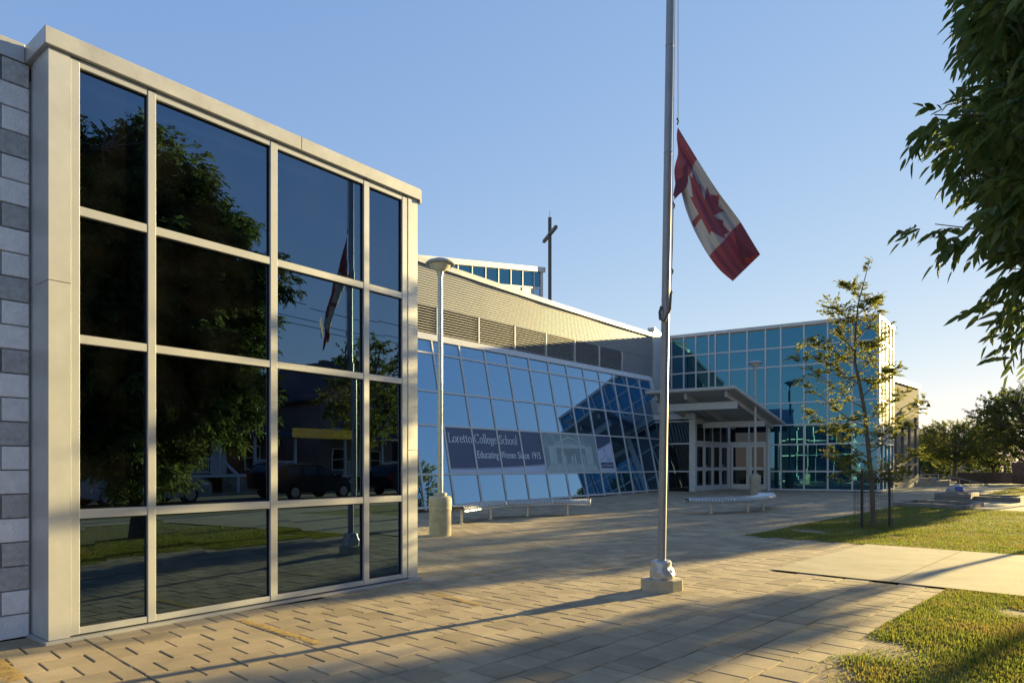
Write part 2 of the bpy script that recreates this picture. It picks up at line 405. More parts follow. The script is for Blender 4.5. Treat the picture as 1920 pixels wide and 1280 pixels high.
for i, (rc, jc, L) in enumerate(tiles[:300]):
    o = bpy.data.objects.new('paver', tmesh['full' if L > PW * .7 else 'half']); C.objects.link(o); o.parent = plaza
    p = RJ(rc, jc, random.uniform(-.0025, .0025)); o.location = p
    o.rotation_euler = (random.uniform(-.006, .006), random.uniform(-.006, .006), ang + random.uniform(-.004, .004))
mb = MB()
for (rc, jc, L) in tiles[300:]:
    dz = random.uniform(-.002, .002); tx, ty = random.uniform(-.005, .005), random.uniform(-.005, .005)
    vs = []
    for (x, y, z) in tile_verts(L, CW, .005, .006, .05):
        q = RJ(rc + x, jc + y, z + dz + x * tx + y * ty); vs.append(q)
    mb.add(vs, TF)
o = mb.build('paver_field', 'paver', plaza); o['kind'] = 'stuff'
# worn yellow paint strokes across the pavers
def paint(name, pts_px, w, seed, n=70):
    random.seed(seed); mb = MB(); a = G(*pts_px[0]); b = G(*pts_px[1]); d = (b - a); L = d.length; d.normalize(); s = Vector((-d.y, d.x, 0))
    for i in range(n):
        for q in range(9):
            if random.random() < .18 + .5 * max(0, noise.noise(V(i * .11, q * .35, seed * 3.3)) + .1) + (.35 if q in (0, 8) else 0): continue
            t0, t1 = L * i / n, L * (i + 1) / n; w0 = -w / 2 + w * q / 9; w1 = w0 + w / 9
            e = [random.uniform(-.004, .004) for _ in range(4)]
            mb.add([a + d * (t0 + e[0]) + s * w0 + V(0, 0, .0045), a + d * (t1 + e[1]) + s * (w0 + e[2] * .5) + V(0, 0, .0045), a + d * (t1 + e[1]) + s * w1 + V(0, 0, .0045), a + d * (t0 + e[0]) + s * (w1 + e[3] * .5) + V(0, 0, .0045)], [(0, 1, 2, 3)])
    return mb.build(name, 'yellow', plaza)
paint('paint_mark', ((452, 1162), (600, 1206)), .09, 1)
paint('paint_mark', ((812, 1112), (900, 1134)), .09, 2)
paint('paint_mark', ((-10, 1238), (30, 1275)), .13, 5)
paint('paint_mark', ((860, 1083), (985, 1062)), .06, 3)

path = rj_sheet('path', 9.3, 13.54, -5.1, 3.9, .012, 'concrete'); 
mb = MB()
for jq in (-3.6, -2.1, -.6, .9, 2.4):
    a, b = RJ(9.3, jq, .0165), RJ(13.54, jq, .0165); mb.add([a, b, b + jv * .012, a + jv * .012], [(0, 1, 2, 3)])
mb.build('expansion_joint', 'joint', path)
rj_sheet('far_path', 25.2, 33, -5.1, 12, -.008, 'concrete')
walk = rj_sheet('sidewalk', -60, 120, -7.2, -5.1, .01, 'concrete', 6)
rj_sheet('road', -60, 120, -17, -8.6, -.05, 'asphalt', 6)
mb = MB()
for j0, j1 in ((-8.6, -8.42), (-17.18, -17)):
    for r in range(-60, 120, 6):
        p = [RJ(r, j0, -.08), RJ(r + 6, j0, -.08), RJ(r + 6, j1, -.08), RJ(r, j1, -.08)]; mb.hexa(p + [q + V(0, 0, .14) for q in p])
o = mb.build('kerb', 'concrete'); o['kind'] = 'structure'
def bare(p):
    v = noise.fractal(V(p.x * .55, p.y * .55, 3.1), 1, 2, 4) * .8
    r, j = to_rj(p)
    e = 0
    if r < 9.3:   # worn edge strip along pavers and the corner
        e = max(0, 1 - (1.76 - j) / .9) * .16 + max(0, 1 - (p - RJ(8.35, 1.0)).length / .95) * .6 + max(0, 1 - (p - RJ(4.3, .75)).length / .6) * .45
    elif 13.5 < r < 16: e = max(0, 1 - (p - RJ(15.6, 3.9)).length / .6) * .7
    return max(0, min(1, (v + e - .42) / .25))
def lawn(name, r0, r1, j0, j1, step):
    nr = int((r1 - r0) / step); nj = int((j1 - j0) / step); mb = MB(); cols = []
    for b in range(nj + 1):
        for a in range(nr + 1):
            p = RJ(r0 + (r1 - r0) * a / nr, j0 + (j1 - j0) * b / nj)
            p.z += .012 * noise.noise(V(p.x * 1.5, p.y * 1.5, 0)) - .004
            mb.v.append(tuple(p)); cols.append(bare(p))
    mb.f = [(b * (nr + 1) + a, b * (nr + 1) + a + 1, (b + 1) * (nr + 1) + a + 1, (b + 1) * (nr + 1) + a) for b in range(nj) for a in range(nr)]; mb.m = [0] * len(mb.f)
    o = mb.build(name, 'lawn', smooth=True); o['kind'] = 'structure'
    at = o.data.attributes.new('bare', 'FLOAT', 'POINT'); at.data.foreach_set('value', cols)
    return o
lawn('lawn', -8, 9.26, -5.1, 1.76, .12)
lawn('lawn', 13.56, 25.2, -5.1, 6.18, .2)
lawn('lawn', 33.05, 56, -5.1, 5.4, .8)
rj_sheet('ramp_apron', 33.0, 46, 5.45, 14, -.006, 'concrete')
rj_sheet('verge', -60, 120, -8.42, -7.2, .0, 'terrain', 6)

def mesh_np(name, verts, faces4, m, parent=None, kind=None):
    n = len(verts); k = len(faces4); w = faces4.shape[1]
    me = bpy.data.meshes.new(name); org = ORG[parent] if parent is not None else Vector((0, 0, 0))
    verts = verts - np.array(org); me.vertices.add(n); me.vertices.foreach_set('co', verts.astype(np.float32).ravel())
    me.loops.add(k * w); me.loops.foreach_set('vertex_index', faces4.astype(np.int32).ravel())
    me.polygons.add(k); me.polygons.foreach_set('loop_start', np.arange(0, k * w, w, dtype=np.int32)); me.polygons.foreach_set('loop_total', np.full(k, w, dtype=np.int32))
    me.update(calc_edges=True); me.validate(); me.materials.append(M[m] if isinstance(m, str) else m)
    o = link(name, me, parent)
    if kind: o['kind'] = kind
    return o
def grass(name, label, zones, seed):
    rng = np.random.default_rng(seed); P = []; Ls = []
    for (r0, r1, j0, j1, dens, ln) in zones:
        n = int((r1 - r0) * (j1 - j0) * dens)
        rr = rng.uniform(r0, r1, n); jj = rng.uniform(j0, j1, n); keep = rng.random(n)
        for a, b, kq in zip(rr, jj, keep):
            p = rv * a + jv * b
            if p.y < 2.5 or p.x / p.y > .95: 
                if kq > .25: continue
            q = bare(p)
            if kq < q * 1.02: continue
            P.append((p.x, p.y, gz(p.y) - .006)); Ls.append(ln * (1 - .45 * q) * (.55 + .9 * noise.noise(V(p.x * .9, p.y * .9, 7)) * .5 + .35))
    P = np.array(P); n = len(P); Ls = np.array(Ls) * rng.uniform(.6, 1.35, n)
    a = rng.uniform(0, 2 * np.pi, n); lean = rng.uniform(.1, .9, n); w = rng.uniform(.0022, .0042, n) * (1 + Ls * 4)
    side = np.stack([np.cos(a), np.sin(a), np.zeros(n)], 1); fw = np.stack([-np.sin(a), np.cos(a), np.zeros(n)], 1)
    up = np.array([0, 0, 1.0])
    mid = P + up * (Ls * .6)[:, None] + fw * (Ls * .25 * lean)[:, None]
    tip = P + up * (Ls * .95 * (1 - .3 * lean))[:, None] + fw * (Ls * .75 * lean)[:, None]
    vs = np.stack([P - side * w[:, None], P + side * w[:, None], mid + side * (w * .8)[:, None], tip, mid - side * (w * .8)[:, None]], 1).reshape(-1, 3)
    i = np.arange(n)[:, None] * 5
    f = np.concatenate([i + np.array([[0, 1, 2, 4]]), ], 0)
    f3 = np.concatenate([i + np.array([[4, 2, 3, 3]])], 0)
    fa = np.concatenate([i + np.array([[0, 1, 2]]), i + np.array([[0, 2, 4]]), i + np.array([[4, 2, 3]])], 0)
    o = mesh_np(name, vs, fa, 'grass', kind='stuff'); o['label'] = label; o['category'] = 'grass'
grass('grass', 'short worn grass on the near lawn beside the pavers', [(1.5, 9.28, -1.2, 1.80, 5200, .042), (-4, 9.26, -5, -1.2, 500, .055), (7.5, 9.28, -3, -1.2, 1500, .05)], 1)
grass('grass', 'mown grass on the lawn around the young caged tree', [(13.54, 18, 0, 6.22, 1700, .045), (18, 25, 0, 6.2, 900, .05), (13.56, 25, -5, 0, 260, .06)], 2)
grass('grass', 'strip of grass beyond the timber planters', [(33.1, 42, 0, 5.4, 240, .08)], 3)

# ------------------------------------------------------------------ left wing: glazed bay and block wall
wing = thing('glazed_wing', 'block-walled wing with tall aluminium-framed dark window bay, nearest building at left', 'building', (-3.72, 5.48, 0))
zt = 4.80
S = [0.159, .226, .771, .840, 1.989, 2.070, 3.208, 3.288, 3.811, 3.900, 4.065]
Z = [.095, .997, 1.072, 2.451, 2.522, 3.512, 3.587, 4.735]
p = fbox(bayF, 'corner_panel', 'alu_panel', wing, 0, .155, -.30, 0, .03, zt - 1.87 - .003)
fbox(bayF, 'corner_panel', 'alu_panel', wing, 0, .155, -.30, .0, zt - 1.87 + .003, zt)
fbox(bayF, 'side_panel', 'alu_panel', wing, .004, .15, -.375, -.303, .03, zt)
fbox(bayF, 'side_trim', 'alu', wing, .012, .15, -.45, -.378, .03, zt)
fbox(bayF, 'corner_panel', 'alu_panel', wing, 3.905, 4.065, -.30, 0, .03, 1.63)
fbox(bayF, 'corner_panel', 'alu_panel', wing, 3.905, 4.065, -.30, 0, 1.636, 3.2)
fbox(bayF, 'corner_panel', 'alu_panel', wing, 3.905, 4.065, -.30, 0, 3.206, zt)
GP = -.045
for a, b in ((.159, .226), (.771, .840), (1.989, 2.070), (3.208, 3.288), (3.811, 3.902)):
    fbox(bayF, 'mullion', 'alu', wing, a, b, -.14, -.004, .04, zt - .01, bevel=.003)
cols = [(.226, .771), (.840, 1.989), (2.070, 3.208), (3.288, 3.811)]
rows = [(.095, .997), (1.072, 2.451), (2.522, 3.512), (3.587, 4.735)]
for ci, (a, b) in enumerate(cols):
    for z0, z1 in ((.04, .095), (.997, 1.072), (2.451, 2.522), (3.512, 3.587), (4.735, zt)):
        fbox(bayF, 'transom', 'alu', wing, a + .001, b - .001, -.13, -.007, z0, z1, bevel=.003)
    for z0, z1 in rows:
        mb = MB(); q = [bayF.P(a, GP + random.uniform(-.003, .003), z0), bayF.P(b, GP + random.uniform(-.003, .003), z0), bayF.P(b, GP + random.uniform(-.003, .003), z1), bayF.P(a, GP + random.uniform(-.003, .003), z1)]
        mb.prism(q, bayF.n * -.02); pn = mb.build('window_pane', 'glass_bay', wing)
        mb = MB(); gk = .009
        for b0, b1, y0, y1 in ((a + .001, a + gk, z0 + .001, z1 - .001), (b - gk, b - .001, z0 + .001, z1 - .001), (a + gk, b - gk, z0 + .001, z0 + gk), (a + gk, b - gk, z1 - gk, z1 - .001)): bayF.box(mb, b0, b1, GP + .003, GP + .014, y0, y1)
        mb.build('gasket', 'dark', pn)
mb = MB(); bayF.box(mb, -.03, 4.08, -.2, .035, .0, .025); mb.build('base_flashing', 'alu', wing)
mb = MB(); bayF.box(mb, -.03, .15, -.45, -.2, .0, .024); mb.build('base_flashing', 'alu', wing)
# coping of the bay: three lengths
for a, b in ((-.035, 2.33), (2.334, 4.08)):
    fbox(bayF, 'coping', 'coping', wing, a, b, -.40, .035, zt + .004, zt + .145, bevel=.004)
fbox(bayF, 'coping', 'coping', wing, 4.082, 4.11, -.40, .028, zt - .03, zt + .14)
fbox(bayF, 'coping', 'coping', wing, -.035, .15, -.50, -.403, zt + .004, zt + .14)
for a, b in ((-2.6, -.75), (-.746, -.038)):
    fbox(bayF, 'coping', 'coping', wing, a, b, -.9, -.425, zt + .002, zt + .16, bevel=.004)
# block wall (mortar core with blocks standing 6 mm proud)
fbox(bayF, 'mortar_core', 'mortar', wing, -2.6, .02, -.75, -.466, 0, zt)
bl = {}
def block_mesh(L, m):
    key = (round(L, 3), m)
    if key not in bl:
        me = bpy.data.meshes.new('block'); mb = MB(); x, y, z = L / 2 - .005, .03, .095; c = .006
        mb.add([(-x, y, -z), (x, y, -z), (x, y, z), (-x, y, z), (-x, -y + c, -z), (x, -y + c, -z), (x, -y + c, z), (-x, -y + c, z),
                (-x + c, -y, -z + c), (x - c, -y, -z + c), (x - c, -y, z - c), (-x + c, -y, z - c)],
               [(4, 5, 9, 8), (5, 6, 10, 9), (6, 7, 11, 10), (7, 4, 8, 11), (8, 9, 10, 11), (0, 1, 5, 4), (1, 2, 6, 5), (2, 3, 7, 6), (3, 0, 4, 7)])
        me.from_pydata(mb.v, [], mb.f); me.materials.append(M[m]); bl[key] = me
    return bl[key]
aw = math.atan2(bayF.d.y, bayF.d.x)
for k in range(24):
    z = .1 + k * .2
    kind = 'block_dark' if (k % 3 == 2 or k in (3,)) else 'block_light'
    a = 0.0; first = .2 if k % 2 else .4
    L = first
    while a > -2.4:
        ob = bpy.data.objects.new('block', block_mesh(L, kind)); C.objects.link(ob); ob.parent = wing
        q = bayF.P(a - L / 2 - .0, -.466 + .006 - .03 + .03, z) - ORG[wing]; ob.location = q; ob.rotation_euler = (0, 0, aw)
        a -= L; L = .4
# body of the wing: roof, far walls, dim interior with a lit strip light
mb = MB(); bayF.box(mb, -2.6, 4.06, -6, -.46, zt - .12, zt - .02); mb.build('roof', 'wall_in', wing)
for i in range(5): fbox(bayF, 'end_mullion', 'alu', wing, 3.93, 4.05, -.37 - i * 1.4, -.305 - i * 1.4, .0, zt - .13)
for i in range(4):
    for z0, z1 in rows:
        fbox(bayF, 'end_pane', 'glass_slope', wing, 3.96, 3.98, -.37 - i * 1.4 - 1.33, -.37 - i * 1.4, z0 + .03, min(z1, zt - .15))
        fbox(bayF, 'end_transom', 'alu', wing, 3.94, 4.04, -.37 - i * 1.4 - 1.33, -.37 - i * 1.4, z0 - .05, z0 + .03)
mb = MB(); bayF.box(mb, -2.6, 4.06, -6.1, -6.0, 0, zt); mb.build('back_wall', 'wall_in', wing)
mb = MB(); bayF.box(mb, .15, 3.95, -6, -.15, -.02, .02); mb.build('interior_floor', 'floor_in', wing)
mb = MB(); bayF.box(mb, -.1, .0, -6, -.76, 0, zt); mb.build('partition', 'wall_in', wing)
def on_ray(px, py, o):
    a = bayF.s_at(px, o); return bayF.P(a, o, bayF.z_at(px, py, o))
lo = -.9; A = on_ray(550, 811, lo); B = on_ray(650, 811, lo)
lt = thing('strip_light', 'lit yellow fluorescent strip light inside the dark window bay', 'ceiling light', (A + B) / 2)
a0 = bayF.s_at(548, lo); a1 = bayF.s_at(652, lo); zc = A.z
fbox(bayF, 'tube', 'tube_light', lt, a0, a1, lo, lo + .09, zc - .055, zc + .055)
fbox(bayF, 'housing', 'white_metal', lt, a0, a1, lo - .02, lo + .1, zc + .058, zc + .09)
for a in (a0 + .3, a1 - .3):
    mb = MB(); mb.tube([bayF.P(a, lo + .04, zc + .09), bayF.P(a, lo + .04, zt - .13)], .008, 6); mb.build('hanger', 'dark_metal', lt)

# ------------------------------------------------------------------ middle wing: sloped glazing, louvres, corrugated siding, roof monitor
mid = thing('sloped_glass_wing', 'middle wing with leaning blue glass wall and corrugated metal siding above', 'building', (-2.79, 20.3, gz(20.3)))
LEAN = .2106
def SP(a, z, o=0):
    q = slopeF.O + slopeF.d * a - slopeF.n * (LEAN * max(0, z - .1)) + slopeF.n * o; return Vector((q.x, q.y, z))
def sbox(name, m, a0, a1, z0, z1, o0, o1, parent=mid):
    mb = MB(); mb.hexa([SP(a0, z0, o1), SP(a1, z0, o1), SP(a1, z0, o0), SP(a0, z0, o0), SP(a0, z1, o1), SP(a1, z1, o1), SP(a1, z1, o0), SP(a0, z1, o0)])
    return mb.build(name, m, parent)
ms = [-3.33, -2.12, -.91, .30, 1.53, 2.77, 4.0, 5.21, 6.42, 7.62, 8.80, 9.97, 11.12, 12.25, 13.37, 14.47, 15.5]
zs = [.42, 1.19, 2.72, 3.82, 5.08, 5.50]
def zbot(a): return gz((slopeF.O + slopeF.d * a).y) + .09
for i, a in enumerate(ms): sbox('mullion', 'white_metal', a - .03, a + .03, zbot(a) - .08, 5.52, -.06, .035)
for i in range(len(ms) - 1):
    a0, a1 = ms[i] + .031, ms[i + 1] - .031
    zz = [zbot((a0 + a1) / 2)] + zs[1:]
    for k in range(5):
        z0, z1 = zz[k], zz[k + 1]
        sbox('transom', 'white_metal', a0, a1, z0 - .03, z0 + .03, -.05, .028)
        mb = MB(); jt = [random.uniform(-.002, .002) for _ in range(4)]
        mb.prism([SP(a0, z0 + .02, jt[0]), SP(a1, z0 + .02, jt[1]), SP(a1, z1 - .02, jt[2]), SP(a0, z1 - .02, jt[3])], slopeF.n * -.02)
        mb.build('window_pane', 'glass_slope', mid)
sbox('end_trim', 'white_metal', 15.56, 15.72, .2, 5.6, -.12, .05)
mb = MB(); mb.prism([SP(15.60, .25, -.12), SP(15.60, 5.5, -.12), V(*(slopeF.P(15.6, -1.3, 5.5))), V(*(slopeF.P(15.6, -1.3, .25)))], slopeF.d * .08); mb.build('end_wall', 'siding', mid)
# sill band between glass and siding
mb = MB(); 
for a0, a1 in ((-3.4, 2.9), (2.905, 7.2), (7.205, 11.4), (11.405, 15.75)):
    mb = MB(); mb.hexa([SP(a0, 5.52, .05), SP(a1, 5.52, .05), slopeF.P(a1, -1.28, 5.45), slopeF.P(a0, -1.28, 5.45), SP(a0, 5.74, -.02), SP(a1, 5.74, -.02), slopeF.P(a1, -1.28, 5.78), slopeF.P(a0, -1.28, 5.78)])
    mb.build('sill_panel', 'white_metal', mid)
sF = Fr(((slopeF.O - slopeF.n * 1.3).x, (slopeF.O - slopeF.n * 1.3).y), (.66, .751))
def rooftop(a): return 8.06 - .035 * a + .0009 * a * a
lv0, lv1 = 5.78, 6.68
lb = [-3.4, -1.9, .0, 1.91, 3.89, 5.82, 7.70, 9.61, 11.43, 13.26]
def corrugated(name, a0, a1, zb, zt0, zt1, o, m, pitch=.08, depth=.028, parent=mid):
    mb = MB(); n = int((max(zt0, zt1) - zb) / pitch) + 1; seg = 8
    prof = [(0, 0), (.25, 0), (.5, depth), (.85, depth)]
    rowsv = []
    for k in range(n):
        for (t, d) in prof:
            rowsv.append((zb + (k + t) * pitch, d))
    for (z, d) in rowsv:
        za, zb2 = min(z, zt0), min(z, zt1)
        mb.v.append(tuple(sF.P(a0, o + d, za))); mb.v.append(tuple(sF.P(a1, o + d, zb2)))
    for i in range(len(rowsv) - 1):
        mb.f.append((2 * i, 2 * i + 1, 2 * i + 3, 2 * i + 2)); mb.m.append(0)
    return mb.build(name, m, parent)
edges = [-3.4, 4.05, 10.5, 16.0]
for a0, a1 in zip(edges[:-1], edges[1:]):
    nn = 4
    for q in range(nn):
        b0 = a0 + (a1 - a0) * q / nn; b1 = a0 + (a1 - a0) * (q + 1) / nn
        corrugated('siding_sheet', b0 + (.004 if q == 0 else 0), b1, lv1, rooftop(b0), rooftop(b1), 0, 'siding')
corrugated('siding_sheet', 13.30, 16.0, lv0, lv1, lv1, 0, 'siding')
mb = MB(); sF.box(mb, -3.4, 16, -.25, -.06, 5.4, 7.5); mb.build('wall_core', 'dark', mid)
for a0, a1 in zip(lb[:-1], lb[1:]):
    mb = MB(); z = lv0 + .03
    while z < lv1 - .03:
        mb.hexa([sF.P(a0 + .03, .045, z), sF.P(a1 - .03, .045, z), sF.P(a1 - .03, -.03, z + .045), sF.P(a0 + .03, -.03, z + .045),
                 sF.P(a0 + .03, .045, z + .014), sF.P(a1 - .03, .045, z + .014), sF.P(a1 - .03, -.03, z + .059), sF.P(a0 + .03, -.03, z + .059)])
        z += .084
    mb.build('louver_panel', 'louver', mid)['kind'] = 'stuff'
    fbox(sF, 'louver_post', 'white_metal', mid, a1 - .028, a1 + .028, -.04, .055, lv0, lv1)
ce = [-3.4 + i * (19.45 / 10) for i in range(11)]
for a0, a1 in zip(ce[:-1], ce[1:]):
    mb = MB(); e = .004
    z0, z1 = rooftop(a0), rooftop(a1)
    mb.hexa([sF.P(a0 + e, .10, z0 - .02), sF.P(a1, .10, z1 - .02), sF.P(a1, -.5, z1 - .02), sF.P(a0 + e, -.5, z0 - .02), sF.P(a0 + e, .10, z0 + .16), sF.P(a1, .10, z1 + .16), sF.P(a1, -.5, z1 + .2), sF.P(a0 + e, -.5, z0 + .2)])
    mb.build('coping', 'coping', mid)
mb = MB(); mb.hexa([sF.P(-3.4, -16, 7.2), sF.P(16, -16, 7.2), sF.P(16, -.3, 7.2), sF.P(-3.4, -.3, 7.2), sF.P(-3.4, -16, 7.9), sF.P(16, -16, 7.6), sF.P(16, -.3, 7.5), sF.P(-3.4, -.3, 7.9)])
mb.build('roof', 'siding', mid)
mb = MB(); sF.box(mb, -3.4, 15.9, -16, -15.8, 0, 7.2); sF.box(mb, -3.4, -3.2, -15.8, 0, 0, 7.2); mb.build('rear_wall', 'siding', mid)
# roof monitor (rising towards the right)
moF = Fr((-4.16, 33.3), (1012, 1280))
def mz(a, lo_, hi_): return lo_ + (hi_ - lo_) * a / 9.6
mon = MB(); mon.hexa([moF.P(-6, 0, 7.4), moF.P(9.6, 0, 7.4), moF.P(9.6, -6, 7.4), moF.P(-6, -6, 7.4), moF.P(-6, 0, mz(-6, 11.37, 13.0)), moF.P(9.6, 0, 13.0), moF.P(9.6, -6, 13.0), moF.P(-6, -6, mz(-6, 11.37, 13.0))])
mo = mon.build('roof_monitor', 'siding', mid)
mm = [-2.2, -1.1, 0, 1.09, 2.18, 3.27, 4.36, 5.45, 6.54, 7.63, 8.72, 9.35]
def mquad(name, m, a0, a1, l0, l1, o0, o1):
    mb = MB(); mb.hexa([moF.P(a0, o1, mz(a0, *l0)), moF.P(a1, o1, mz(a1, *l0)), moF.P(a1, o0, mz(a1, *l0)), moF.P(a0, o0, mz(a0, *l0)), moF.P(a0, o1, mz(a0, *l1)), moF.P(a1, o1, mz(a1, *l1)), moF.P(a1, o0, mz(a1, *l1)), moF.P(a0, o0, mz(a0, *l1))])
    return mb.build(name, m, mo)
for a0, a1 in zip(mm[:-1], mm[1:]):
    mquad('pane', 'glass_front', a0 + .04, a1 - .04, (10.62, 12.12), (11.36, 12.99), .01, .03)
    mquad('panel', 'white_metal' if a1 < 9 else 'glass_slope', a0 + .04, a1 - .04, (8.2, 9.3), (10.50, 12.0), .01, .03)
    mquad('mullion', 'white_metal', a0 - .035, a0 + .035, (8.2, 9.3), (11.37, 13.0), .005, .07)
mquad('transom', 'white_metal', -2.2, 9.6, (10.51, 12.01), (10.61, 12.11), .005, .065)
mquad('coping', 'coping', -6, 9.75, (11.38, 13.01), (11.66, 13.30), -6.2, .15)
mquad('corner_post', 'white_metal', 9.36, 9.6, (8.2, 9.3), (11.37, 13.0), .005, .08)

cr = thing('roof_cross', 'tall dark metal cross rising beside the roof monitor', 'cross', (2.27, 41.0, 7.6))
mb = MB(); mb.box(2.17, 2.37, 40.9, 41.1, 7.5, 16.35); mb.build('post', 'cross', cr)
cbv = Vector((.22, -.97, 0)).normalized(); sdv = Vector((cbv.y, -cbv.x, 0))
mb = MB(); cc = V(2.27, 41.0, 15.35)
for t0, t1 in ((-1.35, -.101), (.101, 1.35)):
    mb.hexa([cc + cbv * t0 + sdv * .085 - V(0, 0, .085), cc + cbv * t1 + sdv * .085 - V(0, 0, .085), cc + cbv * t1 - sdv * .085 - V(0, 0, .085), cc + cbv * t0 - sdv * .085 - V(0, 0, .085),
             cc + cbv * t0 + sdv * .085 + V(0, 0, .085), cc + cbv * t1 + sdv * .085 + V(0, 0, .085), cc + cbv * t1 - sdv * .085 + V(0, 0, .085), cc + cbv * t0 - sdv * .085 + V(0, 0, .085)])
mb.build('crossbar', 'cross', cr)
mb = MB(); mb.tube([(2.27, 41, 16.3), (2.27, 41, 16.75)], .012, 5); mb.build('lightning_rod', 'dark_metal', cr)

# ---- banner on the sloped glass (flat print standing 8 mm off the panes)
ban = thing('window_banner', 'navy school banner with white lettering and pale photograph on the sloped glass', 'banner', tuple(SP(4.5, 1.9, .01)))
BO = .012
def bpoly(name, m, pts, o, parent):
    mb = MB(); mb.prism([SP(a, z, o) for a, z in pts], slopeF.n * -.002); return mb.build(name, m, parent)
bz0, bz1 = 1.225, 2.685
def bcol(i): return ms[i] + .034, ms[i + 1] - .034
curve = lambda a: 1.37 + .012 * max(0, a - 1.5) ** 2.0 * .5
panels = []
for i in range(4, 8):
    a0, a1 = bcol(i)
    pn = bpoly('banner_panel', 'banner_white', [(a0, bz0), (a1, bz0), (a1, bz1), (a0, bz1)], BO, ban); panels.append(pn)
    n = 6; pts = [(a0 + (a1 - a0) * q / n, curve(a0 + (a1 - a0) * q / n) + .0) for q in range(n + 1)]
    bpoly('navy_field', 'banner_navy', pts + [(a1, bz1 - .004), (a0, bz1 - .004)], BO + .003, pn)
    l = [(x, z - .02) for x, z in pts] + [(x, z - .035) for x, z in pts[::-1]]
    bpoly('navy_line', 'banner_navy', l, BO + .003, pn)
for i in (8, 9, 10):
    a0, a1 = bcol(i); pn = bpoly('photo_panel', 'photo_mid', [(a0, bz0), (a1, bz0), (a1, bz1), (a0, bz1)], BO, ban)
    panels.append(pn)
def clip_print(name, m, pts, o):     # split a print polygon at the mullions
    for i, pn in ((8, panels[4]), (9, panels[5]), (10, panels[6])):
        a0, a1 = bcol(i); P = list(pts)
        for side, lim in ((1, a0), (-1, a1)):
            out = []
            for q in range(len(P)):
                c, d = P[q], P[(q + 1) % len(P)]; ic = (c[0] - lim) * side >= 0; idd = (d[0] - lim) * side >= 0
                if ic: out.append(c)
                if ic != idd:
                    t = (lim - c[0]) / (d[0] - c[0]); out.append((lim, c[1] + t * (d[1] - c[1])))
            P = out
            if not P: break
        if len(P) >= 3: bpoly(name, m, P, o, pn)
pm = 8.22
b0 = ms[8]; 
clip_print('print_wall', 'photo_light', [(b0 + .35, 1.50), (b0 + 3.2, 1.50), (b0 + 3.2, 2.22), (b0 + .35, 2.22)], BO + .002)
clip_print('print_opening', 'photo_dark', [(b0 + .8, 1.55), (b0 + 2.7, 1.55), (b0 + 2.7, 2.14), (b0 + .8, 2.14)], BO + .004)
clip_print('print_entablature', 'photo_light', [(b0 + .7, 2.2), (b0 + 2.75, 2.2), (b0 + 2.75, 2.30), (b0 + .7, 2.30)], BO + .005)
clip_print('print_pediment', 'photo_light', [(b0 + .85, 2.34), (b0 + 2.6, 2.34), (b0 + 1.75, 2.62)], BO + .004)
clip_print('print_pediment', 'photo_mid', [(b0 + 1.1, 2.37), (b0 + 2.35, 2.37), (b0 + 1.75, 2.56)], BO + .006)
random.seed(8)
for q in range(9):
    x = b0 + .92 + q * .205; h = random.uniform(.34, .46)
    clip_print('print_figure', 'photo_light' if q % 3 else 'photo_mid', [(x - .07, 1.56), (x + .07, 1.56), (x + .06, 1.56 + h * .75), (x + .025, 1.56 + h * .8), (x + .03, 1.56 + h), (x - .03, 1.56 + h), (x - .025, 1.56 + h * .8), (x - .06, 1.56 + h * .75)], BO + .007)
clip_print('print_steps', 'photo_light', [(b0 + .02, 1.24), (b0 + 3.5, 1.24), (b0 + 3.3, 1.48), (b0 + .3, 1.48)], BO + .002)
a0, a1 = bcol(11); pn = bpoly('logo_panel', 'banner_white', [(a0, bz0), (a1, bz0), (a1, bz1), (a0, bz1)], BO, ban)
bpoly('navy_field', 'banner_navy', [(a0, 2.12), (a0 + .55, 2.28), (a1, 2.46), (a1, bz1 - .004), (a0, bz1 - .004)], BO + .003, pn)
bpoly('navy_line', 'banner_navy', [(a0, 2.075), (a0 + .55, 2.235), (a1, 2.415), (a1, 2.43), (a0 + .55, 2.25), (a0, 2.09)], BO + .003, pn)
bpoly('name_strip', 'banner_navy', [(a0 + .1, 1.36), (a1 - .06, 1.36), (a1 - .06, 1.60), (a0 + .1, 1.60)], BO + .003, pn)
for pts in ([(.12, 1.68), (.62, 1.90), (.62, 1.92), (.12, 1.70)], [(.62, 1.66), (.64, 1.66), (.64, 1.91), (.62, 1.91)], [(.49, 1.95), (.51, 1.95), (.51, 2.2), (.49, 2.2)], [(.42, 2.09), (.58, 2.09), (.58, 2.11), (.42, 2.11)],
            [(.72, 1.65), (.74, 1.65), (.74, 1.78), (.72, 1.78)], [(.78, 1.77), (.92, 1.77), (.92, 1.79), (.78, 1.79)], [(.78, 1.71), (.92, 1.71), (.92, 1.73), (.78, 1.73)], [(.78, 1.65), (.92, 1.65), (.92, 1.67), (.78, 1.67)]):
    bpoly('logo_line', 'banner_navy', [(a0 + x, z) for x, z in pts], BO + .003, pn)
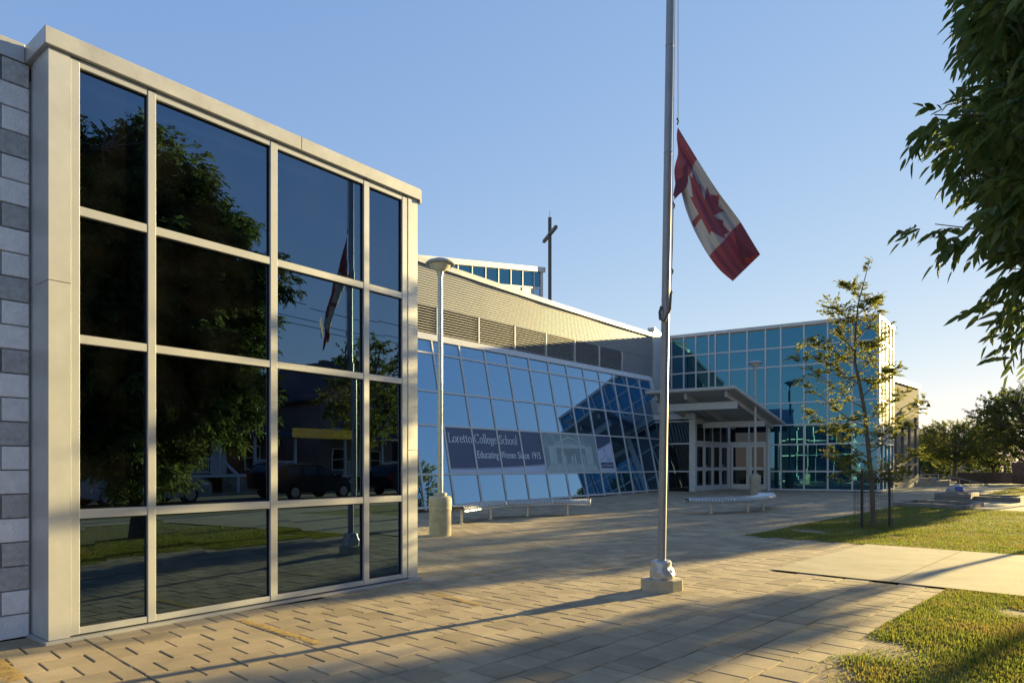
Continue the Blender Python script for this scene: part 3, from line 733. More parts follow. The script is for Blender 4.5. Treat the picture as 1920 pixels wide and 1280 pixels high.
# lettering: a small stroke-built serif face, and the built-in sans for the second line
def arc(cx, cy, rx, ry, t0, t1, n=14): return [(cx + rx * math.cos(R(t0 + (t1 - t0) * i / n)), cy + ry * math.sin(R(t0 + (t1 - t0) * i / n))) for i in range(n + 1)]
T, H_ = .085, .035
GL = {   # glyph: (advance, strokes [(points, thick-vertical, thin-horizontal)], serifs [(x0,x1,y)])
 'L': (.62, [[(.14, 0), (.14, 1)], [(.14, .02), (.54, .02)], [(.54, 0), (.56, .2)]], [(.03, .26, 1), (.03, .26, 0)]),
 'o': (.54, [arc(.26, .31, .2, .3, 0, 360, 20)], []),
 'r': (.40, [[(.12, 0), (.12, .6)], [(.12, .42), (.2, .56), (.34, .58)]], [(.03, .22, 0), (.03, .12, .6)]),
 'e': (.48, [arc(.25, .31, .19, .3, 5, 320, 18), [(.07, .35), (.44, .35)]], []),
 't': (.35, [[(.14, .82), (.14, .12), (.2, .02), (.31, .05)]], [(.03, .31, .6)]),
 'C': (.74, [arc(.40, .5, .32, .5, 45, 315, 22), [(.63, .8), (.65, .97)]], []),
 'l': (.27, [[(.13, 0), (.13, 1.05)]], [(.04, .22, 0), (.05, .13, 1.05)]),
 'g': (.50, [arc(.22, .40, .16, .2, 0, 360, 16), [(.34, .52), (.46, .57)], [(.14, .22), (.14, .1), (.38, .06), (.44, -.08), (.34, -.24), (.14, -.24), (.06, -.12), (.16, .02)]], []),
 'S': (.56, [[(.46, .80), (.44, .92), (.3, 1.0), (.13, .92), (.09, .76), (.16, .62), (.38, .45), (.46, .30), (.42, .10), (.26, 0), (.1, .07), (.07, .24)]], []),
 'c': (.44, [arc(.25, .31, .19, .3, 45, 320, 16)], []),
 'h': (.56, [[(.12, 0), (.12, 1.05)], [(.12, .42), (.22, .57), (.34, .58), (.42, .46), (.42, 0)]], [(.03, .21, 0), (.33, .51, 0), (.04, .12, 1.05)]),
}
def stroke_quads(pts):
    out = []
    for (x0, y0), (x1, y1) in zip(pts[:-1], pts[1:]):
        dx, dy = x1 - x0, y1 - y0; L = math.hypot(dx, dy)
        if L < 1e-6: continue
        w = (H_ + (T - H_) * abs(dy) / L) / 2; nx, ny = -dy / L * w, dx / L * w; ex, ey = dx / L * w * .5, dy / L * w * .5
        out.append([(x0 + nx - ex, y0 + ny - ey), (x0 - nx - ex, y0 - ny - ey), (x1 - nx + ex, y1 - ny + ey), (x1 + nx + ex, y1 + ny + ey)])
    return out
def serif_word(word, s0, s1, zb, cap):
    w = sum(GL[c][0] for c in word); kx = (s1 - s0) / w; x = 0
    for c in word:
        adv, st, sf = GL[c]; mb = MB(); lay = 0
        for pts in st:
            for q in stroke_quads(pts):
                lay += 1
                mb.add([SP(s0 + (x + a) * kx, zb + b * cap, BO + .006 + lay * .0001) for a, b in q], [(0, 1, 2, 3)])
        for (xa, xb, y) in sf:
            lay += 1
            mb.add([SP(s0 + (x + a) * kx, zb + b * cap, BO + .006 + lay * .0001) for a, b in ((xa, y - .02), (xb, y - .02), (xb, y + .02), (xa, y + .02))], [(0, 1, 2, 3)])
        mb.build('letter', 'letter', ban); x += adv
serif_word('Loretto', 1.64, 2.72, 2.21, .30)
serif_word('College', 2.84, 3.93, 2.21, .30)
serif_word('School', 4.06, 5.02, 2.21, .30)
def sans(text, s0, s1, zb, cap, name='lettering', o=BO + .007):
    cu = bpy.data.curves.new('t', 'FONT'); cu.body = text; cu.size = 1; to = bpy.data.objects.new('t', cu); C.objects.link(to)
    bpy.context.view_layer.update()
    me = bpy.data.meshes.new_from_object(to.evaluated_get(bpy.context.evaluated_depsgraph_get()))
    co = [v.co.copy() for v in me.vertices]; fs = [list(p.vertices) for p in me.polygons]
    bpy.data.objects.remove(to); bpy.data.curves.remove(cu); bpy.data.meshes.remove(me)
    w = max(c.x for c in co); mb = MB(); mb.add([SP(s0 + c.x / w * (s1 - s0), zb + c.y / .69 * cap, o) for c in co], fs)
    return mb.build(name, 'letter', ban)
sans('Educating', 2.86, 3.92, 1.71, .245); sans('Women', 4.05, 4.83, 1.71, .245); sans('Since', 4.93, 5.56, 1.71, .245); sans('1915', 5.68, 6.22, 1.71, .245)
sans('Loretto College School', a0 + .14, a1 - .1, 1.45, .07)

# ------------------------------------------------------------------ entrance wing
ent = thing('entrance_wing', 'teal glass entrance block with aluminium grid, canopy doors and block end wall', 'building', (16.35, 30.46, gz(30.5)))
H2 = 8.06
fm = [.0, 1.05, 2.07, 3.09, 4.12, 4.82, 5.68, 6.53, 7.23, 7.56, 8.22, 8.85, 9.5, 10.0]
fz = [.34, 1.20, 2.47, 3.40, 4.44, 6.21, 7.10, 8.04]
for i, a in enumerate(fm):
    zb = .30 if a < 4.5 else (3.4 if a < 7 else 4.0)
    w = .035 if 0 < i < len(fm) - 1 else .06
    fbox(frontF, 'mullion', 'white_metal', ent, a - w, a + w, -.10, .03, zb, H2)
for i in range(len(fm) - 1):
    a0, a1 = fm[i] + .036 + (.025 if i == 0 else 0), fm[i + 1] - .036
    for k in range(len(fz) - 1):
        z0, z1 = fz[k], fz[k + 1]
        if fm[i] >= 4.82 and z1 < 3.5: continue
        if fm[i] > 7 and z1 < 4.5: continue
        fbox(frontF, 'transom', 'white_metal', ent, a0, a1, -.09, .024, z0 - .035, z0 + .035)
        mb = MB(); jt = [random.uniform(-.002, .002) for _ in range(4)]
        mb.prism([frontF.P(a0, jt[0] - .02, z0 + .036), frontF.P(a1, jt[1] - .02, z0 + .036), frontF.P(a1, jt[2] - .02, z1 - .036), frontF.P(a0, jt[3] - .02, z1 - .036)], frontF.n * -.02)
        mb.build('window_pane', 'glass_front', ent)
for a0, a1 in ((-.05, 3.4), (3.404, 6.9), (6.904, 10.5)):
    fbox(frontF, 'coping', 'coping', ent, a0, a1, -.5, .05, H2 + .002, H2 + .16)
sideF = Fr((16.35, 30.46), (.62, .784))
for a in (.06, .95, 1.85, 2.75, 3.6):
    fbox(sideF, 'mullion', 'white_metal', ent, a - .04 + (.04 if a < .1 else 0), a + .04, -.1, .03, .3, H2)
for a0, a1 in ((.10, .91), (.99, 1.81), (1.89, 2.71), (2.79, 3.56)):
    for k in range(7):
        fbox(sideF, 'transom', 'white_metal', ent, a0, a1, -.09, .024, fz[k] - .035, fz[k] + .035)
        mb = MB(); g_ = 0 if k < 2 else .02; mb.prism([sideF.P(a0 - g_, -.02 + g_ * .9, fz[k] + .036 - g_), sideF.P(a1 + g_, -.02 + g_ * .9, fz[k] + .036 - g_), sideF.P(a1 + g_, -.02 + g_ * .9, fz[k + 1] - .036 + g_), sideF.P(a0 - g_, -.02 + g_ * .9, fz[k + 1] - .036 + g_)], sideF.n * -.02); mb.build('window_pane' if k < 2 else 'metal_panel', 'glass_front' if k < 2 else 'side_panel_metal', ent)
fbox(sideF, 'coping', 'coping', ent, .06, 3.75, -.5, .05, H2 + .006, H2 + .165)
mb = MB(); q = [frontF.P(10.4, -.15, .2), frontF.P(.1, -.15, .2), sideF.P(3.6, -.15, .2), sideF.P(3.6, -9, .2), frontF.P(10.4, -9, .2)]
mb.prism(q, V(0, 0, H2 - .25)); mb.build('core', 'dark', ent)
# return wall between the corrugated wall and the glass front
rt = Fr((6.93, 33.33), (1.06, 2.4)); 
for z0, z1 in ((.3, 3.0), (3.005, 5.6), (5.605, 8.06)): fbox(rt, 'return_panel', 'white_metal', ent, 0, 2.62, -.15, 0.0, z0, z1)
fbox(rt, 'coping', 'coping', ent, -.05, 2.6, -.3, .05, 8.065, 8.2)
# vestibule
C1 = (8.36, 31.2); vd = Fr(C1, (.66, .751)); vf = Fr(C1, (-.848, .53), flip=-1)
zg = gz(31.5)
def glaze(fr, name, m, a0, a1, z0, z1, parent, o=-.03):
    mb = MB(); mb.prism([fr.P(a0, o, z0), fr.P(a1, o, z0), fr.P(a1, o, z1), fr.P(a0, o, z1)], fr.n * -.02); return mb.build(name, m, parent)
def door(fr, a0, a1, zb, ztop, parent, hinge=1):
    d = MB(); s = .11
    for b0, b1, z0, z1 in ((a0, a0 + s, zb, ztop), (a1 - s, a1, zb, ztop), (a0 + s, a1 - s, zb, zb + .26), (a0 + s, a1 - s, ztop - .13, ztop), (a0 + s, a1 - s, zb + .95, zb + 1.10)):
        fr.box(d, b0, b1, -.055, .0, z0, z1)
    dr = d.build('door', 'white_metal', parent)
    glaze(fr, 'pane', 'glass_dark', a0 + s, a1 - s, zb + .26, zb + .95, dr); glaze(fr, 'pane', 'glass_dark', a0 + s, a1 - s, zb + 1.10, ztop - .13, dr)
    h = MB(); hx = (a1 - .07) if hinge > 0 else (a0 + .07)
    h.tube([fr.P(hx, 0, zb + .9), fr.P(hx, .07, zb + .92), fr.P(hx, .07, zb + 1.2), fr.P(hx, 0, zb + 1.22)], .014, 6); h.build('handle', 'steel', dr)
zd = zg + 2.2
for i in range(4): door(vd, .10 + i * .89, .10 + i * .89 + .86, zg + .01, zd, ent, 1 if i % 2 == 0 else -1)
for i in range(5): fbox(vd, 'door_jamb', 'white_metal', ent, .07 + i * .89, .098 + i * .89, -.09, .015, zg, 3.4)
fbox(vd, 'door_head', 'white_metal', ent, .1, 3.66, -.085, .012, zd + .01, zd + .13)
for i in range(4): glaze(vd, 'window_pane', 'glass_dark', .10 + i * .89, .955 + i * .89, zd + .13, 3.4, ent)
fbox(vd, 'header', 'white_metal', ent, .0, 3.66, -.09, .02, 3.4, 3.62)
fbox(vd, 'upper_wall', 'siding', ent, .0, 3.66, -.15, -.01, 3.62, 4.5)
fbox(vf, 'corner_column', 'white_metal', ent, -.02, .26, -.25, .02, zg - .1, 3.6)
for a in (1.28, 2.2): fbox(vf, 'mullion', 'white_metal', ent, a - .035, a + .035, -.1, .01, zg - .1, 3.5)
for z0, z1 in ((zg, 1.17), (1.23, 2.45), (2.51, 3.48)):
    glaze(vf, 'window_pane', 'glass_dark', .26, 1.245, z0, z1, ent); glaze(vf, 'window_pane', 'glass_dark', 1.315, 2.165, z0, z1, ent)
    for b0, b1 in ((.26, 1.245), (1.315, 2.165)): fbox(vf, 'transom', 'white_metal', ent, b0, b1, -.09, .0, z1, z1 + .06)
fbox(vf, 'header', 'white_metal', ent, -.02, 2.6, -.2, .03, 3.61, 3.85)
z = 3.86
while z < 4.5:
    fbox(vf, 'siding_board', 'siding', ent, .06, 2.6, -.2, .0 if int(z * 100) % 2 else .004, z, z + .085); z += .09
# two doors in the glass front below the canopy
for i, (a0, a1) in enumerate(((5.62, 6.50), (4.80, 5.60))):
    door(frontF, a0 - .0, a1 - .03, gz(33) + .0, gz(33) + 2.2, ent, -1)
    glaze(frontF, 'window_pane', 'glass_dark', a0, a1, gz(33) + 2.34, 3.4, ent)
fbox(frontF, 'door_head', 'white_metal', ent, 4.78, 6.56, -.08, .01, gz(33) + 2.21, gz(33) + 2.33)
for a in (4.76, 5.595, 6.53): fbox(frontF, 'door_jamb', 'white_metal', ent, a - .03, a + .03, -.09, .02, gz(33) - .05, 3.4)
# canopy rising outwards from the glass front
P1, P2, P3 = V(8.98, 27.5, 4.60), V(12.62, 31.5, 3.36), V(5.75, 29.5, 4.60)
P4 = P3 + (P2 - P1); up = V(0, 0, 1); ex = (P3 - P1).normalized(); ey = (P2 - P1).normalized()
can = MB(); can.hexa([P1, P3, P4, P2, P1 + up * .09, P3 + up * .09, P4 + up * .09, P2 + up * .09]); cn = can.build('canopy', 'canopy_metal', ent)
def beam(a, b, w, h, drop, nm='beam', m='canopy_metal'):
    d = (b - a).normalized(); s = Vector((d.y, -d.x, 0)).normalized() * w / 2; a = a - up * drop; b = b - up * drop
    mb = MB(); mb.hexa([a - s - up * h, b - s - up * h, b + s - up * h, a + s - up * h, a - s, b - s, b + s, a + s]); return mb.build(nm, m, cn)
LX = (P3 - P1).length; LY = (P2 - P1).length
def CP(x, y): return P1 + ex * x + ey * y
beam(CP(.5, .35), CP(.5, LY - .3), .12, .24, .004)
beam(CP(2.2, .35), CP(2.2, LY - .3), .12, .24, .004)
beam(CP(3.5, .35), CP(3.5, LY - .3), .12, .24, .004)
beam(CP(.3, .95), CP(LX - .1, .95), .14, .30, .25)
beam(CP(.3, 3.9), CP(LX - .1, 3.9), .14, .26, .25)
beam(CP(.06, .0), CP(.06, LY), .06, .13, -.1, 'fascia'); beam(CP(0, .06), CP(LX, .06), .06, .13, -.105, 'fascia')
q = V(12.06, 32.1, 0); mb = MB(); mb.tube([(q.x, q.y, gz(32)), (q.x, q.y, 3.3)], .085, 12); mb.build('canopy_column', 'white_metal', ent, smooth=True)
# block end wall with slot windows
ew = Fr((18.62, 33.5), (3.4, 3.5)); LW = 4.95
uvf = lambda v: ((v - Vector((18.62, 33.5, 0))).dot(ew.d), v.z)
slots = [(1673 + 4.3, 1681.5, 811, 868), (1689.2, 1694.7, 800, 868), (1702, 1707.4, 791, 868), (1713.7, 1718.8, 782, 868)]
sl = []
for x0, x1, y0, y1 in slots: sl.append((ew.s_at(x0), ew.s_at(x1), ew.z_at(x0, y0)))
ztop = 5.62; ys_ = [0] ; mb = MB(); prev = 0
zl0, zl1, zu0 = ew.z_at(1700, 892), ew.z_at(1700, 873), ew.z_at(1700, 868)
for a0, a1, zt_ in sl:
    ew.box(mb, prev, a0, -.3, 0, .1, ztop); ew.box(mb, a0, a1, -.3, 0, .1, zl0); ew.box(mb, a0, a1, -.3, 0, zl1, zu0); ew.box(mb, a0, a1, -.3, 0, zt_, ztop); prev = a1
ew.box(mb, prev, LW, -.3, 0, .1, ztop); mb.build('block_wall', 'far_block', ent, uvfun=uvf)
for a0, a1, zt_ in sl:
    glaze(ew, 'window_pane', 'glass_dark', a0, a1, zu0, zt_, ent, -.15); glaze(ew, 'window_pane', 'glass_dark', a0, a1, zl0, zl1, ent, -.12)
    fbox(ew, 'sill', 'concrete', ent, a0 - .05, a1 + .05, -.1, .04, zl0 - .08, zl0)
    fbox(ew, 'vent_block', 'white_metal', ent, a0 + .02, a1 - .02, -.1, .008, zl0 - .62, zl0 - .42)
fbox(ew, 'plinth', 'concrete', ent, 0, LW + .02, -.3, .06, 0, gz(36) + .28)
fbox(ew, 'coping', 'coping', ent, -.02, LW + .08, -.4, .08, ztop + .003, ztop + .22)
mb = MB(); ew.box(mb, .1, LW - .01, -8, -.31, .1, ztop - .05); mb.build('core', 'far_block', ent, uvfun=lambda v: (v.x + v.y, v.z))
wlamp = thing('security_light', 'dark gooseneck light fixed high on the block end wall', 'wall light', tuple(ew.P(4.55, 0, 4.65)))
mb = MB(); mb.tube([ew.P(4.6, 0, 4.85), ew.P(4.75, .25, 4.95), ew.P(4.9, .42, 4.92), ew.P(4.95, .48, 4.75)], .03, 8); mb.build('arm', 'dark_metal', wlamp, smooth=True)
q = ew.P(4.95, .48, 4.75); mb = MB(); mb.lathe([(.03, .06), (.07, .02), (.13, -.10), (.12, -.11)], q, 12); mb.build('lamp_head', 'dark_metal', wlamp, smooth=True)
fbox(ew, 'bracket', 'dark_metal', wlamp, 4.2, 4.65, .002, .12, 4.72, 4.9)

# ------------------------------------------------------------------ lamps, flagpole, flag, benches
def lamp(loc, label):
    t = thing('plaza_lamp', label, 'lamp post', loc, 'saucer-headed lamp posts on the plaza'); x, y, z = loc
    mb = MB(); mb.lathe([(.225, -.02), (.228, .0), (.228, .50), (.235, .52), (.240, .535), (.240, .58), (.232, .595), (.240, .61), (.240, .74), (.225, .80), (.20, .815)], loc, 28); mb.build('base', 'concrete_base', t, smooth=True)
    mb = MB(); mb.lathe([(.135, .815), (.14, .83), (.14, .875), (.12, .885)], loc, 20); mb.build('flange', 'lamp_post', t, smooth=True)
    mb = MB(); mb.lathe([(.058, .88), (.052, 5.2), (.05, 5.34), (.075, 5.46)], loc, 16); mb.build('post', 'lamp_post', t, smooth=True)
    mb = MB(); mb.lathe([(.07, 5.46), (.12, 5.49), (.20, 5.555), (.225, 5.60), (.20, 5.61)], loc, 28); mb.build('bowl', 'lamp_glass', t, smooth=True)
    mb = MB(); mb.lathe([(.20, 5.602), (.285, 5.60), (.305, 5.615), (.30, 5.635), (.25, 5.68), (.15, 5.715), (.03, 5.735)], loc, 32); mb.build('lamp_shade', 'lamp_post', t, smooth=True)
    return t
lamp((-1.49, 14.16, gz(14.16)), 'saucer-topped lamp post on round concrete base, beside the window bay')
lamp((10.47, 29.4, gz(29.4)), 'saucer-topped lamp post on concrete base, in front of the entrance doors')

px0, py0 = 1.735, 7.92
fp = thing('flagpole', 'tall grey metal flagpole with foil-wrapped foot on a concrete block', 'flagpole', (px0, py0, 0))
mb = MB(); n = 6
mb.prism([(px0 + .245 * math.cos(R(a)) * (1.0), py0 + .2 * math.sin(R(a)), -.02) for a in (20, 70, 110, 160, 200, 250, 290, 340)], (0, 0, .155)); mb.build('concrete_block', 'concrete_base', fp, bevel=.012)
mb = MB(); fpz = [(.138, .137), (.145, .175), (.142, .23), (.118, .262), (.112, .28), (.108, .325), (.08, .345), (.05, .35)]; mb.lathe([(a[0] + (b[0] - a[0]) * t / 4, a[1] + (b[1] - a[1]) * t / 4) for a, b in zip(fpz[:-1], fpz[1:]) for t in range(4)] + [fpz[-1]], (px0, py0, 0), 64); fo = mb.build('foil_wrap', 'foil', fp, smooth=True)
for v in fo.data.vertices:
    a = noise.noise(v.co * 8) * .02 + noise.noise(v.co * 24) * .006; l = math.hypot(v.co.x, v.co.y)
    if l > .07: v.co.x *= 1 + a / l; v.co.y *= 1 + a / l; v.co.z += a * .5
def pole_x(z): return px0 + .0155 * (z - .3)
mb = MB(); mb.tube([(pole_x(z), py0, z) for z in (.35, 2, 3.6, 5.2, 6.8, 9.5)], [.048, .047, .0465, .046, .045, .039], 20); mb.build('pole', 'pole', fp, smooth=True)
for z in (3.35, 5.05, 6.3):
    mb = MB(); mb.lathe([(.0455, 0), (.0485, .004), (.0485, .02), (.0455, .024)], (pole_x(z), py0, z), 20); mb.build('joint_ring', 'pole', fp, smooth=True)
def at_px(px, py, Y): return V((px - 960) / 1280 * Y, Y, CAMZ + (874 - py) / 1280 * Y)
FY = 7.86
mb = MB(); mb.tube([at_px(1271.5, -40, FY), at_px(1271.5, 235, FY)], .004, 5); mb.tube([at_px(1266, -40, FY + .05), at_px(1259.5, 520, FY + .05), at_px(1258, 552, FY)], .004, 5)
mb.tube([at_px(1263, 375, FY), at_px(1261, 470, FY), at_px(1258, 552, FY)], .004, 5); mb.build('halyard', 'rope', fp)
mb = MB()
for (x, y) in ((1271, 227), (1264, 385), (1261, 508), (1259, 548)):
    mb.tube([at_px(x - 2, y - 5, FY), at_px(x + 1, y, FY), at_px(x - 1, y + 6, FY)], .009, 6)
mb.build('snap_hook', 'rope', fp)
mb = MB(); mb.tube([at_px(1258, 548, FY), at_px(1256, 580, FY - .03), at_px(1246, 602, FY - .05), at_px(1238, 598, FY - .04), at_px(1237, 585, FY), at_px(1240, 575, FY + .03)], .017, 8); mb.build('strap', 'rope', fp, smooth=True)

# flag: sagging grid cut along the leaf outline
LEAF = [(0, .93), (-.115, .70), (-.24, .765), (-.15, .40), (-.225, .43), (-.335, .565), (-.395, .48), (-.58, .515), (-.51, .32), (-.60, .27), (-.295, .03), (-.335, -.08), (-.04, -.03), (-.05, -.45)]
LEAF = LEAF + [(-x, y) for x, y in LEAF[::-1]]
LEAF = [(x * .86, (y - .24) * .68) for x, y in LEAF]
def inside(x, y, poly):
    c = False; j = len(poly) - 1
    for i in range(len(poly)):
        if (poly[i][1] > y) != (poly[j][1] > y) and x < (poly[j][0] - poly[i][0]) * (y - poly[i][1]) / (poly[j][1] - poly[i][1]) + poly[i][0]: c = not c
        j = i
    return c
TOP = [(1272, 240), (1288, 268), (1307, 300), (1330, 337), (1350, 366), (1370, 392), (1388, 416), (1407, 447), (1425.5, 477)]
BOT = [(1263, 373), (1270, 366), (1275, 357), (1284, 390), (1297, 424), (1313, 455), (1329, 481), (1350, 507), (1374, 527)]
def interp(L, t):
    x = t * (len(L) - 1); i = min(int(x), len(L) - 2); f = x - i
    p0, p1, p2, p3 = L[max(i - 1, 0)], L[i], L[i + 1], L[min(i + 2, len(L) - 1)]
    return tuple(.5 * ((2 * p1[k]) + (-p0[k] + p2[k]) * f + (2 * p0[k] - 5 * p1[k] + 4 * p2[k] - p3[k]) * f * f + (-p0[k] + 3 * p1[k] - 3 * p2[k] + p3[k]) * f ** 3) for k in (0, 1))
def flag_pt(u, v):     # u 0 hoist..1 fly, v 0 bottom..1 top
    t, b = interp(TOP, u), interp(BOT, u)
    sag = .0
    x = b[0] + (t[0] - b[0]) * v; y = b[1] + (t[1] - b[1]) * v
    g = 1 - u
    fold = .045 * math.sin(v * 8.5 + u * 2.2) * (.35 + g) + .022 * math.sin(v * 19 - u * 4) * (.25 + g) + .05 * math.sin(u * 5.5 + v * 3.5) + .012 * math.sin(v * 31 + u * 9)
    x += 2.2 * math.sin(v * 12 + u * 3) * g; y += 2.0 * math.sin(v * 9 + 1 + u * 4) * g
    return at_px(x, y, FY - .01 + fold * min(1, u * 6) - .38 * u)
bm = bmesh.new(); NX, NY = 56, 28
gv = [[bm.verts.new((2 * i / NX, j / NY, 0)) for j in range(NY + 1)] for i in range(NX + 1)]
for i in range(NX):
    for j in range(NY): bm.faces.new((gv[i][j], gv[i + 1][j], gv[i + 1][j + 1], gv[i][j + 1]))
for i in range(len(LEAF)):
    a, b = LEAF[i], LEAF[(i + 1) % len(LEAF)]; d = Vector((b[0] - a[0], b[1] - a[1], 0))
    lo = [min(a[k], b[k]) - .05 for k in (0, 1)]; hi = [max(a[k], b[k]) + .05 for k in (0, 1)]
    fs = [f for f in bm.faces if lo[0] + 1 - .04 < f.calc_center_median().x < hi[0] + 1 + .04 and lo[1] + .5 - .04 < f.calc_center_median().y < hi[1] + .5 + .04]
    ge = set(fs); [ge.update(f.edges) or ge.update(f.verts) for f in fs]
    bmesh.ops.bisect_plane(bm, geom=list(ge), plane_co=(a[0] + 1, a[1] + .5, 0), plane_no=(-d.y, d.x, 0), dist=1e-5)
bmesh.ops.triangulate(bm, faces=bm.faces)
me = bpy.data.meshes.new('flag'); fmats = flag_mats(); [me.materials.append(m) for m in fmats]
for f in bm.faces:
    c = f.calc_center_median(); red = c.x < .5 or c.x > 1.5 or inside(c.x - 1, c.y - .5, LEAF); f.material_index = 0 if red else 1; f.smooth = True
forg = at_px(1272, 240, FY)
for v in bm.verts: v.co = flag_pt(v.co.x / 2, v.co.y) - forg
bm.to_mesh(me); bm.free()
fl = bpy.data.objects.new('flag', me); C.objects.link(fl); fl.location = forg; ORG[fl] = forg
tag(fl, 'red and white flag with red maple leaf drooping at half mast', 'flag')
# folded-over fly corner, a second layer of red cloth
mb = MB(); pts = [(1388, 418), (1425, 477), (1412, 480), (1390, 486), (1381, 460), (1377, 440)]
mb.add([at_px(x, y, FY - .42 - .01 * k) for k, (x, y) in enumerate(pts)], [tuple(range(6))]); mb.build('folded_corner', fmats[0], fl)
mb = MB(); pts = [(1289, 300), (1292, 318), (1291, 345), (1283, 356), (1266, 372), (1262, 366), (1267, 340), (1281, 330), (1279, 315)]
mb.add([at_px(x, y, FY - .13) for x, y in pts], [tuple(range(9))]); mb.build('folded_corner', fmats[0], fl)

def bench(name, label, ctrl, legs):
    cs = [Vector((x, y, gz(y))) for x, y in ctrl]
    def cat(t):
        x = t * (len(cs) - 1); i = min(int(x), len(cs) - 2); f = x - i
        p0, p1, p2, p3 = cs[max(i - 1, 0)], cs[i], cs[i + 1], cs[min(i + 2, len(cs) - 1)]
        return .5 * ((2 * p1) + (-p0 + p2) * f + (2 * p0 - 5 * p1 + 4 * p2 - p3) * f * f + (-p0 + 3 * p1 - 3 * p2 + p3) * f ** 3)
    def fr(t):
        p = cat(t); d = (cat(min(1, t + .01)) - cat(max(0, t - .01))); d.z = 0; d.normalize(); return p, d, Vector((-d.y, d.x, 0))
    mid_ = cat(.5); t = thing(name, label, 'bench', mid_, 'curved steel benches on the plaza')
    N = 46; W = .24; zt_ = .45
    def prof(p, s, u): # cross profile: rolled edges
        return p + s * u[0] + V(0, 0, u[1])
    pf = [(-W, zt_ - .13), (-W - .025, zt_ - .07), (-W + .01, zt_ - .012), (-W + .07, zt_), (0, zt_ - .012), (W - .07, zt_), (W - .01, zt_ - .012), (W + .025, zt_ - .07), (W, zt_ - .13)]
    for part in range(4):
        mb = MB()
        for i in range(part * N // 4, (part + 1) * N // 4):
            p, d, s = fr((i + .5) / N); mb.tube([prof(p, s, u) for u in pf], .013, 5)
        mb.build('seat_rods', 'steel', t, smooth=True)['kind'] = 'stuff'
    mb = MB(); inn = [(a * .96, b - .02) for a, b in pf]; K = 40
    for i in range(K + 1):
        p, d, s = fr(.01 + .98 * i / K); mb.v += [tuple(prof(p, s, u)) for u in inn]
    L9 = len(inn)
    for i in range(K):
        for q in range(L9 - 1): mb.f.append((i * L9 + q, i * L9 + q + 1, (i + 1) * L9 + q + 1, (i + 1) * L9 + q)); mb.m.append(0)
    mb.build('seat_sheet', 'bench_sheet', t, smooth=True)
    for u in (pf[0], pf[-1], (-.1, zt_ - .018), (.1, zt_ - .018)):
        mb = MB(); mb.tube([prof(*((lambda q: (q[0], q[2]))(fr(i / 24))), u) for i in range(25)], .016, 6); mb.build('rail', 'steel', t, smooth=True)
    for tt in (0.0, .333, .667, 1.0):
        mb = MB(); p, d, s = fr(tt); mb.tube([prof(p, s, u) for u in pf], .02, 6); mb.build('end_hoop', 'steel', t, smooth=True)
    for tt in legs:
        p, d, s = fr(tt); mb = MB(); mb.tube([p + V(0, 0, .0), p + V(0, 0, zt_ - .12)], .032, 10); mb.tube([p - s * .2 + V(0, 0, zt_ - .10), p + s * .2 + V(0, 0, zt_ - .10)], .022, 8)
        mb.tube([p + V(0, 0, .0), p + V(0, 0, .014)], .075, 12); mb.build('leg', 'steel', t, smooth=True)
bench('curved_bench', 'curved silver rod bench in front of the sloped glass wall', [(-1.35, 16.35), (-.62, 17.7), (.35, 18.5), (1.35, 18.85), (2.15, 18.75)], (.06, .27, .52, .8))
bench('curved_bench', 'curved silver rod bench on the plaza before the entrance', [(5.0, 19.5), (5.9, 19.55), (6.9, 19.95), (7.7, 20.8), (8.15, 21.9)], (.2, .5, .72))

# ------------------------------------------------------------------ trees
def leaf_mesh(name, P, D, Ln, Wd, m, parent, rng, fold=.25, fine=False):
    n = len(P); D = D / np.linalg.norm(D, axis=1)[:, None]
    rnd = rng.normal(size=(n, 3)); S = np.cross(D, rnd); S /= np.linalg.norm(S, axis=1)[:, None] + 1e-9
    # keep blades mostly facing up
    U = np.cross(S, D); flip = np.where(U[:, 2] < 0, -1, 1)[:, None]; S = S * flip; U = U * flip
    S = S * (np.abs(U[:, 2:3]) * .6 + .4)
    L = Ln[:, None]; W = Wd[:, None]
    if fine:
        v = np.stack([P, P + D * L * .25 + S * W * .85 + U * W * fold, P + D * L * .62 + S * W * .8 + U * W * fold * .6 - U * L * .03, P + D * L - U * L * .10, P + D * L * .62 - S * W * .8 + U * W * fold * .6 - U * L * .03, P + D * L * .25 - S * W * .85 + U * W * fold], 1).reshape(-1, 3)
        i = np.arange(n)[:, None] * 6
        f = np.concatenate([i + np.array([[a, b, c_]]) for a, b, c_ in ((0, 1, 2), (0, 2, 3), (0, 3, 4), (0, 4, 5))], 0)
        return mesh_np(name, v, f, m, parent)
    v = np.stack([P, P + D * L * .42 + S * W + U * W * fold, P + D * L - U * L * .06, P + D * L * .42 - S * W + U * W * fold], 1).reshape(-1, 3)
    i = np.arange(n)[:, None] * 4
    f = np.concatenate([i + np.array([[0, 1, 2]]), i + np.array([[0, 2, 3]])], 0)
    return mesh_np(name, v, f, m, parent)
